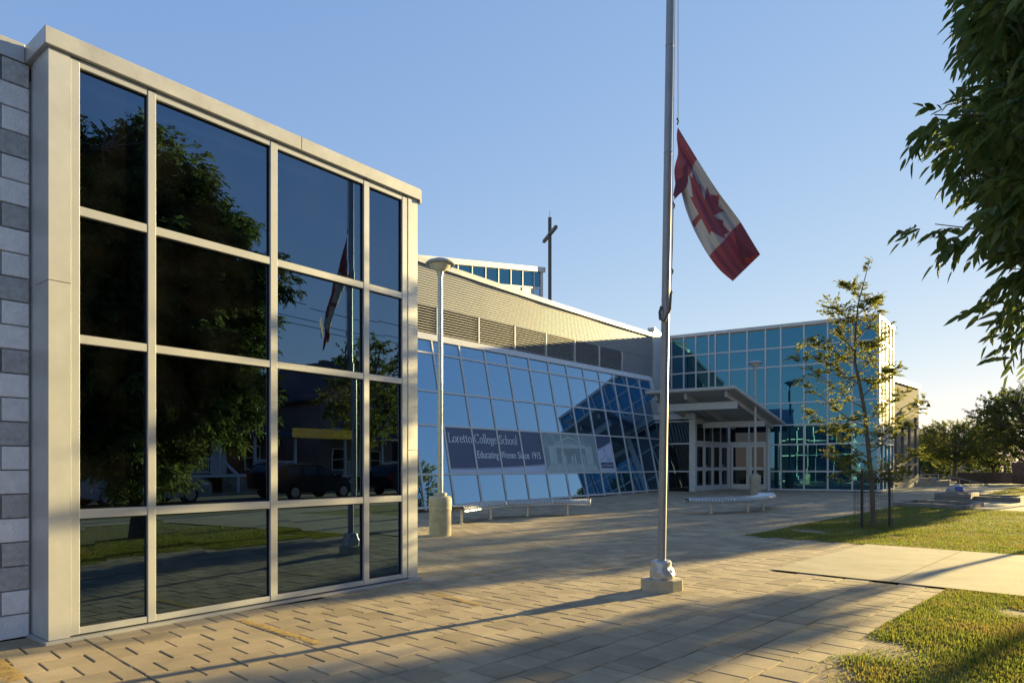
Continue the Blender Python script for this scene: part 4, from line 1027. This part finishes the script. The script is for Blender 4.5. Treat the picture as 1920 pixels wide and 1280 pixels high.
def tree(name, label, loc, h, c, rad, tr, seed, shoots, per, leaflets, ll, m, bark='bark', limbs=14, cat='tree', group=None, droop=.5, inner=.45, lw=.19, shell=1.0, lean=(0, 0), boxy=0):
    """c = crown centre height, rad=(rxy, rz)"""
    rng = np.random.default_rng(seed); random.seed(seed); loc = Vector(loc)
    t = thing(name, label, cat, loc, group)
    mb = MB(); top = c + rad[1] * .55
    pts = [loc + V(lean[0] * z / top + .05 * math.sin(z * 1.3 + seed), lean[1] * z / top + .05 * math.cos(z * 1.1 + seed), z) for z in np.linspace(-.1, top, 9)]
    mb.tube(pts, [tr * (1.25 if i == 0 else 1 - .09 * i) for i in range(9)], 10); mb.build('trunk', bark, t, smooth=True)
    cc = loc + V(lean[0], lean[1], c); lim = []
    mb = MB()
    for i in range(limbs):
        a = 2.4 * i + rng.uniform(-.3, .3); zz = (c - rad[1] * .75) + (i / limbs) * rad[1] * 1.2
        k = min(8, max(1, int((zz * .8) / top * 8))); st = pts[k]
        e = (1 - ((zz - c) / rad[1]) ** 2) ** .5 if abs(zz - c) < rad[1] else .3
        en = loc + V(lean[0] + math.cos(a) * rad[0] * e * .68, lean[1] + math.sin(a) * rad[0] * e * .68, zz + rad[1] * .28)
        m1 = st.lerp(en, .45) + V(0, 0, -.06 * rad[0]); q = [st, m1, en]
        r0 = tr * .42; mb.tube(q, [r0, r0 * .7, r0 * .3], 6); lim += [st.lerp(m1, .5), m1, m1.lerp(en, .5), en]
    LP = np.array([list(v) for v in lim])
    P, D, Ls = [], [], []
    for s_ in range(shoots):
        u = rng.normal(size=3); u /= np.linalg.norm(u); rr = rng.uniform(inner, 1) ** .6 * shell
        if boxy:
            hh = math.hypot(u[0], u[1]) + 1e-6; e_ = (1 - abs(u[2]) ** (boxy if u[2] < 0 else 2)) ** .5; u = np.array([u[0] / hh * e_, u[1] / hh * e_, u[2]])
        lump = 1 + .22 * noise.noise(Vector(u) * 2.3 + V(seed, 0, 0)) + .10 * noise.noise(Vector(u) * 5.5 + V(seed, 3, 0))
        end = np.array([cc.x + u[0] * rad[0] * rr * lump, cc.y + u[1] * rad[0] * rr * lump, cc.z + u[2] * rad[1] * rr * lump])
        sl = rng.uniform(.16, .30) * rad[0] * 1.1
        dr = u * np.array([1, 1, .55]) + rng.normal(size=3) * .35 + np.array([0, 0, .15]); dr /= np.linalg.norm(dr)
        st = end - dr * sl
        k = np.argmin(((LP - st) ** 2).sum(1)); a = Vector(LP[k])
        mb.tube([a, a.lerp(Vector(st), .55) + V(0, 0, .05 * rad[0]), Vector(st), Vector(end)], [tr * .10, tr * .07, tr * .045, tr * .02], 4, caps=False)
        tt = rng.uniform(0, 1.05, per); base = st[None, :] + dr[None, :] * (tt * sl)[:, None]
        ld = dr[None, :] * .5 + rng.normal(size=(per, 3)) * .65; ld[:, 2] -= droop * .6; ld /= np.linalg.norm(ld, axis=1)[:, None]
        if leaflets == 1:
            P.append(base); D.append(ld); Ls.append(ll * rng.uniform(.65, 1.25, per))
        else:
            rl = ll * 1.9
            for q in range(leaflets):
                if q == leaflets - 1: f = 1.0; sd_ = 0
                else: f = .35 + .6 * (q // 2) / max(1, (leaflets - 1) // 2); sd_ = 1 if q % 2 else -1
                sdv_ = np.cross(ld, np.array([0, 0, 1.0])); sdv_ /= np.linalg.norm(sdv_, axis=1)[:, None] + 1e-6
                bp = base + ld * (rl * f); bp[:, 2] -= droop * rl * f * f * .5
                d2 = ld * .75 + sdv_ * sd_ * .75 + rng.normal(size=(per, 3)) * .12; d2[:, 2] -= droop * (.5 + .4 * f)
                P.append(bp); D.append(d2); Ls.append(ll * rng.uniform(.75, 1.2, per))
    mb.build('branches', bark, t, smooth=True)
    P = np.concatenate(P); D = np.concatenate(D); Ls = np.concatenate(Ls)
    leaf_mesh('crown', P, D, Ls, Ls * lw, m, t, rng, fine=leaflets > 1)
    return t
tree('ash_tree', 'large leafy ash tree with drooping leaflets overhanging the right edge', (5.5, 3.56, 0), 9, 4.8, (2.88, 3.6), .17, 11, 2100, 28, 7, .112, 'leaf_ash', droop=.55, inner=.35, limbs=18, boxy=3.4, lw=.25)
# boulevard trees out to the right; their crowns throw the streaked shade over the plaza
tree('boulevard_tree', 'small boulevard tree right of the path, out past the lawn edge', (15.9, 17.2, gz(17)), 6.5, 4.35, (1.25, 1.95), .08, 21, 460, 50, 1, .13, 'leaf_bg', limbs=10, lw=.26)
tree('boulevard_tree', 'spreading boulevard tree behind the timber planters, outside right edge', (29.9, 34.2, gz(35)), 7, 4.5, (1.3, 2.0), .10, 22, 300, 50, 1, .16, 'leaf_bg', limbs=10, lw=.26)
tree('boulevard_tree', 'boulevard tree beside the sidewalk far along the street', (32.2, 38.2, gz(38)), 12, 8.4, (2.3, 3.6), .2, 23, 320, 50, 1, .17, 'leaf_bg', limbs=10, lw=.26)
tree('boulevard_tree', 'tall boulevard tree east of the path, its crown well above the lawn', (24, 21.3, gz(21)), 12, 8.6, (1.7, 3.0), .13, 24, 220, 46, 1, .16, 'leaf_bg', limbs=10, lw=.26)
tree('boulevard_tree', 'slim boulevard tree between the lawn and the timber beds, right of view', (20.7, 25.6, gz(25.6)), 5, 3.3, (1.15, 1.6), .07, 26, 330, 50, 1, .13, 'leaf_bg', limbs=10, lw=.26)
# background trees at the right
def bgp(px, Y): return V((px - 960) / 1280 * Y, Y, gz(Y))
tree('locust_tree', 'spreading locust tree beyond the ramp, beside the block end wall', bgp(1790, 52), 5, 2.9, (3.1, 1.9), .17, 31, 560, 60, 1, .13, 'leaf_bg', limbs=16, lw=.24, inner=.5, droop=.3)
tree('background_tree', 'dark leafy tree at the right edge above the fence', bgp(1930, 37), 7, 3.5, (2.8, 2.3), .17, 32, 640, 60, 1, .13, 'leaf_dark', limbs=14, lw=.25, group='trees beyond the ramp')
tree('background_tree', 'dark rounded tree between the locust tree and the right edge', bgp(1862, 54), 6, 2.9, (2.2, 2.2), .15, 33, 420, 60, 1, .13, 'leaf_dark', limbs=12, lw=.25, group='trees beyond the ramp')
tree('background_tree', 'slender pointed tree rising above the others near the right edge', bgp(1884, 50), 7, 4.6, (.75, 2.5), .10, 34, 110, 46, 1, .13, 'leaf_bg', limbs=10, lw=.25, group='trees beyond the ramp')
tree('background_tree', 'low tree half hidden behind the block end wall', bgp(1738, 62), 5, 2.9, (2.4, 1.6), .15, 35, 220, 50, 1, .15, 'leaf_bg', limbs=12, lw=.25, group='trees beyond the ramp')
for q_, (px_, Y_, r_x, lab_) in enumerate(((1742, 58, 1.5, 'low round shrub behind the ramp steps'), (1768, 60, 1.6, 'low bushy shrub below the locust tree'), (1838, 58, 1.5, 'low shrub against the beige house'), (1912, 52, 1.8, 'dense low shrub at the right edge behind the board fence'))):
    tree('shrub', lab_, bgp(px_, Y_), 2, 1.0, (r_x, 1.1), .05, 50 + q_, 160, 50, 1, .12, 'leaf_dark', limbs=8, lw=.28, cat='shrub', group='shrubs beyond the ramp')
tree('boulevard_tree', 'broad boulevard tree far right of the ramp, past the board fence', (41, 50, gz(50)), 8, 5.2, (3.6, 3.2), .18, 25, 380, 50, 1, .18, 'leaf_bg', limbs=12, lw=.26)
# street trees on the far side, seen mirrored in the bay
tree('street_tree', 'street tree before the brick house, mirrored in the bay glass', RJ(19.5, -8.0), 8, 4.6, (2.6, 2.4), .16, 41, 200, 46, 1, .17, 'leaf_dark', limbs=10, lw=.26, group='street trees across the road')
tree('street_tree', 'street tree beside the dormered house, mirrored at right of the bay glass', RJ(30.0, -18.6), 9, 5.4, (3.2, 3.0), .18, 42, 220, 46, 1, .19, 'leaf_dark', limbs=10, lw=.26, group='street trees across the road')
tree('street_tree', 'street tree behind the parked minivan', RJ(6.0, -18.8), 9, 5.0, (3.0, 3.0), .18, 43, 200, 46, 1, .19, 'leaf_dark', limbs=10, lw=.26, group='street trees across the road')

# young tree with wire guard
ybase = V(8.33, 15.75, gz(15.75)); yt = thing('young_tree', 'young thin tree with sparse yellow-green leaves inside a wire guard', 'tree', ybase)
YD = 15.75
def yp(px, py, dy=0): q = at_px(px, py, YD + dy); return q
rng = np.random.default_rng(5); random.seed(5)
tp = [(1637, 990), (1636, 930), (1632, 880), (1627, 830), (1621, 770), (1611, 715), (1603, 680), (1603, 640), (1606, 600), (1609, 570), (1617, 540), (1626, 505), (1634, 480)]
tw = MB(); tpts = [yp(x, y) for x, y in tp]; tw.tube(tpts, [.062, .055, .05, .046, .042, .036, .030, .025, .02, .016, .012, .008, .004], 8); tw.build('trunk', 'bark', yt, smooth=True)
BR = [((1634, 905), (1590, 870), (1545, 845), .2), ((1634, 900), (1680, 870), (1722, 850), -.2), ((1630, 860), (1570, 810), (1510, 768), .5), ((1628, 850), (1670, 815), (1700, 795), .5), ((1626, 830), (1680, 790), (1738, 752), -.3),
      ((1623, 800), (1560, 760), (1497, 712), -.4), ((1622, 790), (1660, 760), (1697, 735), .6), ((1620, 765), (1565, 725), (1487, 662), .2), ((1616, 745), (1650, 700), (1690, 690), -.5), ((1612, 720), (1570, 690), (1530, 668), .7),
      ((1608, 700), (1640, 660), (1655, 615), .1), ((1604, 680), (1560, 655), (1520, 640), -.6), ((1603, 660), (1575, 620), (1553, 560), .0), ((1604, 640), (1632, 600), (1652, 560), .3), ((1605, 610), (1580, 585), (1560, 575), -.3),
      ((1607, 590), (1625, 570), (1642, 562), -.2), ((1612, 555), (1600, 540), (1590, 533), .2), ((1628, 870), (1600, 850), (1570, 895), -.6), ((1632, 890), (1665, 900), (1690, 880), .5), ((1610, 710), (1650, 715), (1672, 700), .8), ((1624, 810), (1590, 800), (1552, 812), -.8),
      ((1606, 650), (1585, 665), (1545, 700), .9), ((1603, 640), (1625, 640), (1648, 652), -.7)]
bb = MB(); LP_, LD_, LL_ = [], [], []
for (a, b, c_, dy) in BR:
    A_, B_, C_ = yp(*a), yp(*b, dy * .6), yp(*c_, dy * 1.3)
    pl = [A_.lerp(B_, .5 * k) if k <= 2 else None for k in range(3)] + [B_.lerp(C_, .5), C_]; pl[1] = A_.lerp(B_, .5) + V(0, 0, -.05)
    bb.tube(pl, [.016, .013, .010, .006, .003], 5)
    for k in range(34):
        t = random.uniform(.15, 1.0); x = t * 4; i = min(int(x), 3); p = pl[i].lerp(pl[i + 1], x - i)
        d = V(random.uniform(-1, 1), random.uniform(-1, 1), random.uniform(-.25, .35)).normalized() + (C_ - A_).normalized() * .6; d.normalize()
        L_ = random.uniform(.12, .46) * (1.15 - .5 * t); e = p + d * L_; bb.tube([p, e], [.004, .002], 3, caps=False)
        for q in range(15):
            f = random.uniform(.15, 1.05); bp = p + d * (L_ * f); ld = d * .7 + V(random.uniform(-1, 1), random.uniform(-1, 1), random.uniform(-.55, .25)) * .8
            LP_.append(tuple(bp)); LD_.append(tuple(ld)); LL_.append(random.uniform(.055, .115))
for k in range(7, 12):   # leader twigs
    for _ in range(8):
        p = tpts[k].lerp(tpts[k + 1], random.random()); d = V(random.uniform(-1, 1), random.uniform(-1, 1), random.uniform(.0, .8)).normalized(); L_ = random.uniform(.08, .26) * (1.1 - (k - 7) * .14); bb.tube([p, p + d * L_], [.004, .002], 3, caps=False)
        for q in range(8):
            f = random.uniform(.1, 1.05); ld = d * .6 + V(random.uniform(-1, 1), random.uniform(-1, 1), random.uniform(-.5, .3)) * .8; LP_.append(tuple(p + d * (L_ * f))); LD_.append(tuple(ld)); LL_.append(random.uniform(.06, .10))
bb.build('branches', 'bark', yt, smooth=True)
LL_ = np.array(LL_); leaf_mesh('crown', np.array(LP_), np.array(LD_), LL_, LL_ * .26, 'leaf_young', yt, rng)
gd = thing('tree_guard', 'wire mesh guard with dark stakes around the young tree', 'tree guard', ybase)
gr, gh = .40, 1.28; gc = ybase
for dx, dyy, hh in ((-.32, -.15, 1.33), (-.22, .1, 1.33), (.38, .0, 1.36)):
    mb = MB(); mb.tube([gc + V(dx, dyy, -.02), gc + V(dx, dyy, hh)], .02 if dx < 0 else .026, 8); mb.build('stake', 'dark_metal', gd)
mb = MB()
for k in range(28):
    a = 2 * math.pi * k / 28; q = gc + V(gr * math.cos(a), gr * math.sin(a), 0); mb.tube([q, q + V(0, 0, gh)], .0022, 3, caps=False)
for k in range(17):
    z = gh * k / 16; mb.tube([gc + V(gr * math.cos(2 * math.pi * i / 24), gr * math.sin(2 * math.pi * i / 24), z) for i in range(25)], .0022, 3, caps=False)
mb.build('wire_mesh', 'dark_metal', gd)['kind'] = 'stuff'

# ------------------------------------------------------------------ planters, boulder, ramp, fence, house at the right
def timber_frame(label, r0, r1, j0, j1, h, courses=1):
    t = thing('timber_planter', label, 'planter', RJ((r0 + r1) / 2, (j0 + j1) / 2), 'timber planters by the lawn'); w = .16
    for k in range(courses):
        z0 = -.03 + k * h / courses; z1 = z0 + h / courses - .008
        for (a, b, c_, d) in ((r0, r1, j0, j0 + w), (r0, r1, j1 - w, j1), (r0, r0 + w, j0 + w + .004, j1 - w - .004), (r1 - w, r1, j0 + w + .004, j1 - w - .004)):
            mb = MB(); q = [RJ(a, c_, z0), RJ(b, c_, z0), RJ(b, d, z0), RJ(a, d, z0)]; mb.hexa(q + [x + V(0, 0, z1 - z0) for x in q]); mb.build('timber', 'timber', t, bevel=.01)
    mb = MB(); nn = 10; vs = []
    for b in range(nn + 1):
        for a in range(nn + 1):
            p = RJ(r0 + w + (r1 - r0 - 2 * w) * a / nn, j0 + w + (j1 - j0 - 2 * w) * b / nn, h - .11); p.z += .03 * noise.noise(p * 1.7); vs.append(p)
    mb.add(vs, [(b * (nn + 1) + a, b * (nn + 1) + a + 1, (b + 1) * (nn + 1) + a + 1, (b + 1) * (nn + 1) + a) for b in range(nn) for a in range(nn)]); mb.build('soil', 'soil', t, smooth=True)
timber_frame('low timber-edged bed of bare soil along the far edge of the lawn', 24.8, 27.0, 4.2, 6.35, .16)
q = G(1787, 938); r_, j_ = to_rj(q); timber_frame('stacked timber planter carrying a boulder with a blue plaque', r_, r_ + 1.6, j_ - .55, j_ + .6, .30, 2)
q2 = G(1852, 940); r2, j2 = to_rj(q2); timber_frame('low timber-edged bed right of the boulder', r2 + .4, r2 + 2.2, j2 - .9, j2 + .75, .2)
bp_ = RJ(r_ + .7, j_ + .05, .24); bo = thing('boulder', 'grey boulder with a blue plaque resting on the timber planter', 'boulder', bp_)
bm = bmesh.new(); bmesh.ops.create_icosphere(bm, subdivisions=3, radius=1)
for v in bm.verts:
    n_ = 1 + .18 * noise.noise(v.co * 1.6) + .06 * noise.noise(v.co * 5); v.co = Vector((v.co.x * .33 * n_, v.co.y * .24 * n_, max(-.15, v.co.z) * .30 * n_ + .04))
me = bpy.data.meshes.new('stone'); bm.to_mesh(me); bm.free(); me.materials.append(M['stone']); me.polygons.foreach_set('use_smooth', [True] * len(me.polygons)); so = link('stone', me, bo)
mb = MB(); mb.hexa([bp_ + V(x, y, z) for x, y, z in ((-.13, -.27, .10), (.13, -.27, .10), (.13, -.2, .10), (-.13, -.2, .10), (-.12, -.23, .25), (.12, -.23, .25), (.12, -.16, .25), (-.12, -.16, .25))]); mb.build('plaque', 'plaque', bo)

rp = thing('ramp_railing', 'grey metal pipe railing running down the ramp beyond the block wall', 'railing', bgp(1750, 38))
def rl(px, py, Y): return at_px(px, py, Y)
mb = MB(); mb.tube([rl(1725, 889, 38), rl(1759, 889, 37), rl(1800, 897, 37.5), rl(1880, 914, 39)], .028, 6); mb.build('top_rail', 'pole', rp)
mb = MB(); mb.tube([rl(1725, 900, 38), rl(1759, 900, 37), rl(1800, 907, 37.5), rl(1880, 922, 39)], .022, 6); mb.build('middle_rail', 'pole', rp)
for px, Y, py in ((1727, 38, 889), (1743, 37.5, 889), (1759, 37, 889), (1779, 37.2, 893), (1799, 37.5, 897), (1819, 37.9, 901), (1840, 38.2, 905.5), (1860, 38.6, 910)):
    p = rl(px, py, Y); mb = MB(); mb.tube([p, (p.x, p.y, gz(Y) - .05)], .028, 6); mb.build('post', 'pole', rp)
mb = MB(); q = rl(1751, 895, 37.2); mb.box(q.x - .14, q.x + .14, q.y - .02, q.y + .02, q.z - .5, q.z + .05); mb.build('gate_panel', 'lamp_post', rp)
mb = MB(); q = bgp(1735, 37.5); mb.box(q.x - .9, q.x + .9, q.y - .6, q.y + 1.4, q.z - .05, q.z + .22); mb.box(q.x - .9, q.x + .6, q.y, q.y + 1.4, q.z + .22, q.z + .42); o = mb.build('ramp_steps', 'concrete', None, origin=q); tag(o, 'pale concrete steps at the corner of the block end wall', 'steps')
def fence(label, p0, p1, h, m, n):
    t = thing('board_fence', label, 'fence', p0); d = (p1 - p0) / n
    for i in range(n):
        a = p0 + d * i; b = a + d * .94; s = Vector((-d.y, d.x, 0)).normalized() * .025; mb = MB(); hh = h + random.uniform(-.02, .02)
        mb.hexa([a - s, b - s, b + s, a + s, a - s + up * hh, b - s + up * hh, b + s + up * hh, a + s + up * hh]); mb.build('board', m, t)
fence('low dark board fence below the beige house', bgp(1795, 42) - V(0, 0, .05), bgp(1897, 44) - V(0, 0, .05), 0.72, 'fence', 30)
fence('reddish wooden board fence at the right edge', bgp(1898, 43) - V(0, 0, .05), bgp(1960, 40) - V(0, 0, .05), 1.35, 'fence', 20)
def house(name, label, O, d, w, dep, h, rh, m, storeys=2, porch=True, group=None, flip=1):
    fr = Fr((O.x, O.y), (d.x, d.y), flip=flip); z0 = O.z - .1; t = thing(name, label, 'house', O, group)
    mb = MB(); fr.box(mb, 0, w, -dep, 0, z0, z0 + h); 
    mb.build('wall', m, t)
    rf = MB(); e = .35
    ridge = [fr.P(w / 2, e, z0 + h + rh), fr.P(w / 2, -dep - e, z0 + h + rh)]
    gb = MB(); gb.prism([fr.P(.02, -.01, z0 + h), fr.P(w - .02, -.01, z0 + h), fr.P(w / 2, -.01, z0 + h + rh - .1)], fr.n * -(dep - .05)); gb.build('gable', m, t)
    for sgn in (0, 1):
        xa = -e if sgn == 0 else w + e; zz = z0 + h - e * rh / (w / 2)
        q = [fr.P(xa, e, zz), fr.P(w / 2, e, z0 + h + rh), fr.P(w / 2, -dep - e, z0 + h + rh), fr.P(xa, -dep - e, zz)]; rf = MB(); rf.prism(q, V(0, 0, .14)); ro = rf.build('roof', 'shingle', t)
    ch = MB(); fr.box(ch, w * .72, w * .72 + .6, -dep * .6 - .6, -dep * .6, z0 + h, z0 + h + rh + .7); ch.build('chimney', 'brick', t)
    for s_ in range(storeys):
        zb = z0 + 1.3 + s_ * 2.8
        for a in (w * .2, w * .5, w * .8):
            if s_ == 0 and porch and abs(a - w * .5) < .1:
                f = fbox(fr, 'door', 'white_paint', t, a - .5, a + .5, .0, .06, z0 + 1.0, z0 + 3.1); continue
            f = fbox(fr, 'window', 'white_paint', t, a - .55, a + .55, 0.002, .07, zb, zb + 1.5)
            mb = MB(); fr.box(mb, a - .46, a + .46, .072, .08, zb + .09, zb + .72); mb.build('pane', 'glass_dark', f)
            mb = MB(); fr.box(mb, a - .46, a + .46, .072, .08, zb + .78, zb + 1.41); mb.build('pane', 'glass_dark', f)
    if porch:
        fbox(fr, 'porch_deck', 'white_paint', t, .4, w - .4, .08, 2.0, z0 + .85, z0 + 1.0)
        pr = MB(); pr.prism([fr.P(.2, .07, z0 + 3.9), fr.P(w - .2, .07, z0 + 3.9), fr.P(w - .2, 2.3, z0 + 3.3), fr.P(.2, 2.3, z0 + 3.3)], V(0, 0, .12)); pr.build('porch_roof', 'shingle', t)
        for a in (.5, w * .35, w * .65, w - .5): fbox(fr, 'porch_post', 'white_paint', t, a - .07, a + .07, 1.82, 1.96, z0 + 1.0, z0 + 3.35)
        for a0, a1 in ((.58, w * .35 - .08), (w * .65 + .08, w - .58)):
            mb = MB(); fr.box(mb, a0, a1, 1.86, 1.92, z0 + 1.85, z0 + 1.92); fr.box(mb, a0, a1, 1.86, 1.92, z0 + 1.1, z0 + 1.16); x = a0
            while x < a1: fr.box(mb, x, x + .035, 1.87, 1.91, z0 + 1.16, z0 + 1.85); x += .14
            mb.build('porch_railing', 'white_paint', t)
        for k in range(5): fbox(fr, 'step', 'concrete', t, w * .36, w * .64, 2.0 + k * .3, 2.3 + k * .3, z0, z0 + .82 - k * .17)
        for a in (w * .36, w * .64):
            mb = MB(); mb.hexa([fr.P(a - .05, 2.0, z0 + 1.75), fr.P(a + .05, 2.0, z0 + 1.75), fr.P(a + .05, 3.5, z0 + .85), fr.P(a - .05, 3.5, z0 + .85), fr.P(a - .05, 2.0, z0 + 1.9), fr.P(a + .05, 2.0, z0 + 1.9), fr.P(a + .05, 3.5, z0 + 1.0), fr.P(a - .05, 3.5, z0 + 1.0)])
            fr.box(mb, a - .05, a + .05, 3.42, 3.52, z0, z0 + 1.0); mb.build('stair_railing', 'white_paint', t)
    # dormer
    dm = MB(); dw = 1.0; fr.box(dm, w / 2 - dw, w / 2 + dw, -1.2, .3, z0 + h - .05, z0 + h + .9) if False else None
    return t
hq = bgp(1850, 66); house('beige_house', 'low beige house with small windows behind the trees and dark fence', V(36.5, 66, -.2), Vector((1, .15, 0)), 12, 8, 2.7, 2.2, 'beige', 1, False, flip=1)
for i, (r, lab, m, w) in enumerate(((-2, 'brick house with porch across the street, behind the minivan', 'brick', 7.5), (8.5, 'white-porched brick house across the street, mirrored mid bay', 'brick', 7.5), (19, 'dark-roofed house across the street near the black car', 'brick', 8), (30, 'beige gabled house across the street, mirrored at right of the bay', 'beige', 8), (41, 'far brick house along the street', 'brick', 8))):
    O = RJ(r, -23.5); O.z = 0; house('street_house', lab, O, rv, w, 9, 6.2, 2.9, m, 2, True, 'houses across the street', flip=-1)

# ------------------------------------------------------------------ parked vehicles and overhead wires (mirrored in the bay glass)
def car(name, label, cat, pos, d, paint, prof, glasshouse, wb, W, wr):
    """prof: body side outline [(x,z)], glasshouse: list of window quads [(x,z)...]"""
    t = thing(name, label, cat, pos); d = Vector((d.x, d.y, 0)).normalized(); s = Vector((-d.y, d.x, 0))
    def P(x, y, z): return pos + d * x + s * y + V(0, 0, z)
    mb = MB(); n = len(prof)
    zbelt = 1.0
    lay = [(-1, 0), (-.97, .0), (0, 0), (.97, 0), (1, 0)]
    rings = []
    for yy, inset in ((-1.0, .10), (-.93, .02), (-.6, 0), (.6, 0), (.93, .02), (1.0, .10)):
        ring = []
        cx = sum(p[0] for p in prof) / n; 
        for x, z in prof:
            tum = 1 - max(0, z - zbelt) * .24
            ring.append(P(x + (cx - x) * inset * .25, yy * W / 2 * tum, z - inset * .25 * (1 if z > zbelt else 0)))
        rings.append(ring)
    vs = [v for r_ in rings for v in r_]; fs = []
    for k in range(5):
        for i in range(n): fs.append((k * n + i, k * n + (i + 1) % n, (k + 1) * n + (i + 1) % n, (k + 1) * n + i))
    fs += [list(range(n))[::-1], [5 * n + i for i in range(n)]]
    mb.add(vs, fs); body = mb.build('body', paint, t, smooth=True)
    for side in (-1, 1):
        for q in glasshouse:
            mb = MB(); mb.add([P(x, side * (W / 2 * (1 - max(0, z - zbelt) * .24) + .012), z) for x, z in q], [tuple(range(len(q)))]); mb.build('side_window', 'glass_dark', t)
        for x in wb:
            c_ = P(x, side * (W / 2 - .11), wr); wh = MB(); wh.tube([c_ - s * .11, c_ + s * .11], wr, 24); w_ = wh.build('wheel', 'tyre', t, smooth=True)
            rm = MB(); rm.tube([c_ + s * side * .105, c_ + s * side * .118], wr * .66, 20); rm.build('rim', 'rim', w_)
        mb = MB(); mx = max(p[0] for p in prof); mb.hexa([P(mx - .32, side * (W / 2 - .38), .70), P(mx - .06, side * (W / 2 - .42), .66), P(mx - .20, side * (W / 2 + .0), .66), P(mx - .5, side * (W / 2 + .0), .70), P(mx - .36, side * (W / 2 - .38), .84), P(mx - .14, side * (W / 2 - .42), .80), P(mx - .25, side * (W / 2 + .0), .82), P(mx - .55, side * (W / 2), .88)]); mb.build('headlight', 'headlight', t)
        mn = min(p[0] for p in prof); mb = MB(); mb.hexa([P(mn - .01, side * (W / 2 - .25), .8), P(mn + .2, side * (W / 2 - .25), .8), P(mn + .2, side * (W / 2 - .02), .8), P(mn - .01, side * (W / 2 - .06), .8), P(mn + .02, side * (W / 2 - .25), 1.15), P(mn + .2, side * (W / 2 - .25), 1.15), P(mn + .2, side * (W / 2 - .03), 1.15), P(mn + .02, side * (W / 2 - .07), 1.15)]); mb.build('tail_light', 'tail', t)
        mb = MB(); mb.hexa([P(.95, side * (W / 2 + .0), 1.0), P(1.12, side * (W / 2), 1.0), P(1.12, side * (W / 2 + .17), 1.0), P(.95, side * (W / 2 + .17), 1.0), P(.95, side * (W / 2), 1.13), P(1.1, side * (W / 2), 1.13), P(1.1, side * (W / 2 + .17), 1.13), P(.95, side * (W / 2 + .17), 1.13)]); mb.build('mirror', paint, t)
    return t
van = [(-2.5, .35), (-2.55, .8), (-2.5, 1.1), (-2.35, 1.62), (-2.1, 1.74), (-.5, 1.78), (.4, 1.70), (.75, 1.55), (1.45, 1.08), (2.2, .94), (2.5, .78), (2.55, .5), (2.45, .3), (1.9, .25), (-2.0, .25)]
vw = [[(-2.25, 1.12), (-1.35, 1.12), (-1.35, 1.58), (-2.1, 1.58)], [(-1.27, 1.12), (-.32, 1.12), (-.32, 1.60), (-1.27, 1.60)], [(-.24, 1.12), (1.02, 1.10), (.5, 1.55), (-.24, 1.60)]]
suv = [(-2.3, .42), (-2.38, .8), (-2.33, 1.05), (-2.1, 1.48), (-1.8, 1.62), (-.4, 1.66), (.2, 1.56), (.95, 1.06), (1.9, .95), (2.25, .78), (2.3, .5), (2.2, .32), (-2.1, .32)]
sw = [[(-1.95, 1.12), (-1.05, 1.12), (-1.05, 1.48), (-1.7, 1.48)], [(-.98, 1.12), (-.15, 1.12), (-.15, 1.5), (-.98, 1.5)], [(-.08, 1.12), (.68, 1.10), (.2, 1.46), (-.08, 1.5)]]
rc_, jc_ = to_rj(V(18.4, .3, 0))
car('minivan', 'silver minivan parked along the street, mirrored in the bay glass', 'minivan', RJ(rc_ - .2, jc_, -.05), rv, 'car_silver', van, vw, (-1.55, 1.55), 1.95, .34)
car('parked_car', 'black parked crossover on the street ahead of the silver minivan', 'car', RJ(rc_ + 7.6, jc_ - .1, -.05), rv, 'car_black', suv, sw, (-1.45, 1.4), 1.86, .34)
car('parked_car', 'dark parked car further along the street past the black crossover', 'car', RJ(rc_ + 15.5, jc_ - .1, -.05), rv, 'car_black', suv, sw, (-1.45, 1.4), 1.86, .34)
def upole(r, label):
    p = RJ(r, -7.9); t = thing('utility_pole', label, 'utility pole', p, 'utility poles along the street'); mb = MB(); mb.tube([p, p + V(0, 0, 9)], [.15, .10], 10); mb.build('pole', 'bark', t, smooth=True)
    mb = MB(); a, b = p + jv * -1.1 + V(0, 0, 8.2), p + jv * 1.1 + V(0, 0, 8.2); mb.tube([a, b], .06, 6); mb.build('crossarm', 'bark', t); return p
pA = upole(-14, 'wooden utility pole on the street verge behind the camera'); pB = upole(52, 'wooden utility pole on the verge far along the street')
for k, (off, z, lab) in enumerate(((-1, 8.25, 'overhead wire on the road side of the poles'), (0, 7.75, 'middle overhead wire between the utility poles'), (1, 8.25, 'overhead wire on the school side of the poles'))):
    mb = MB(); mb.tube([pA.lerp(pB, i / 20) + jv * off + V(0, 0, z - 1.2 * 4 * (i / 20) * (1 - i / 20)) for i in range(21)], .014, 4); tag(mb.build('overhead_wire', 'rope', None, origin=pA), lab, 'wire')
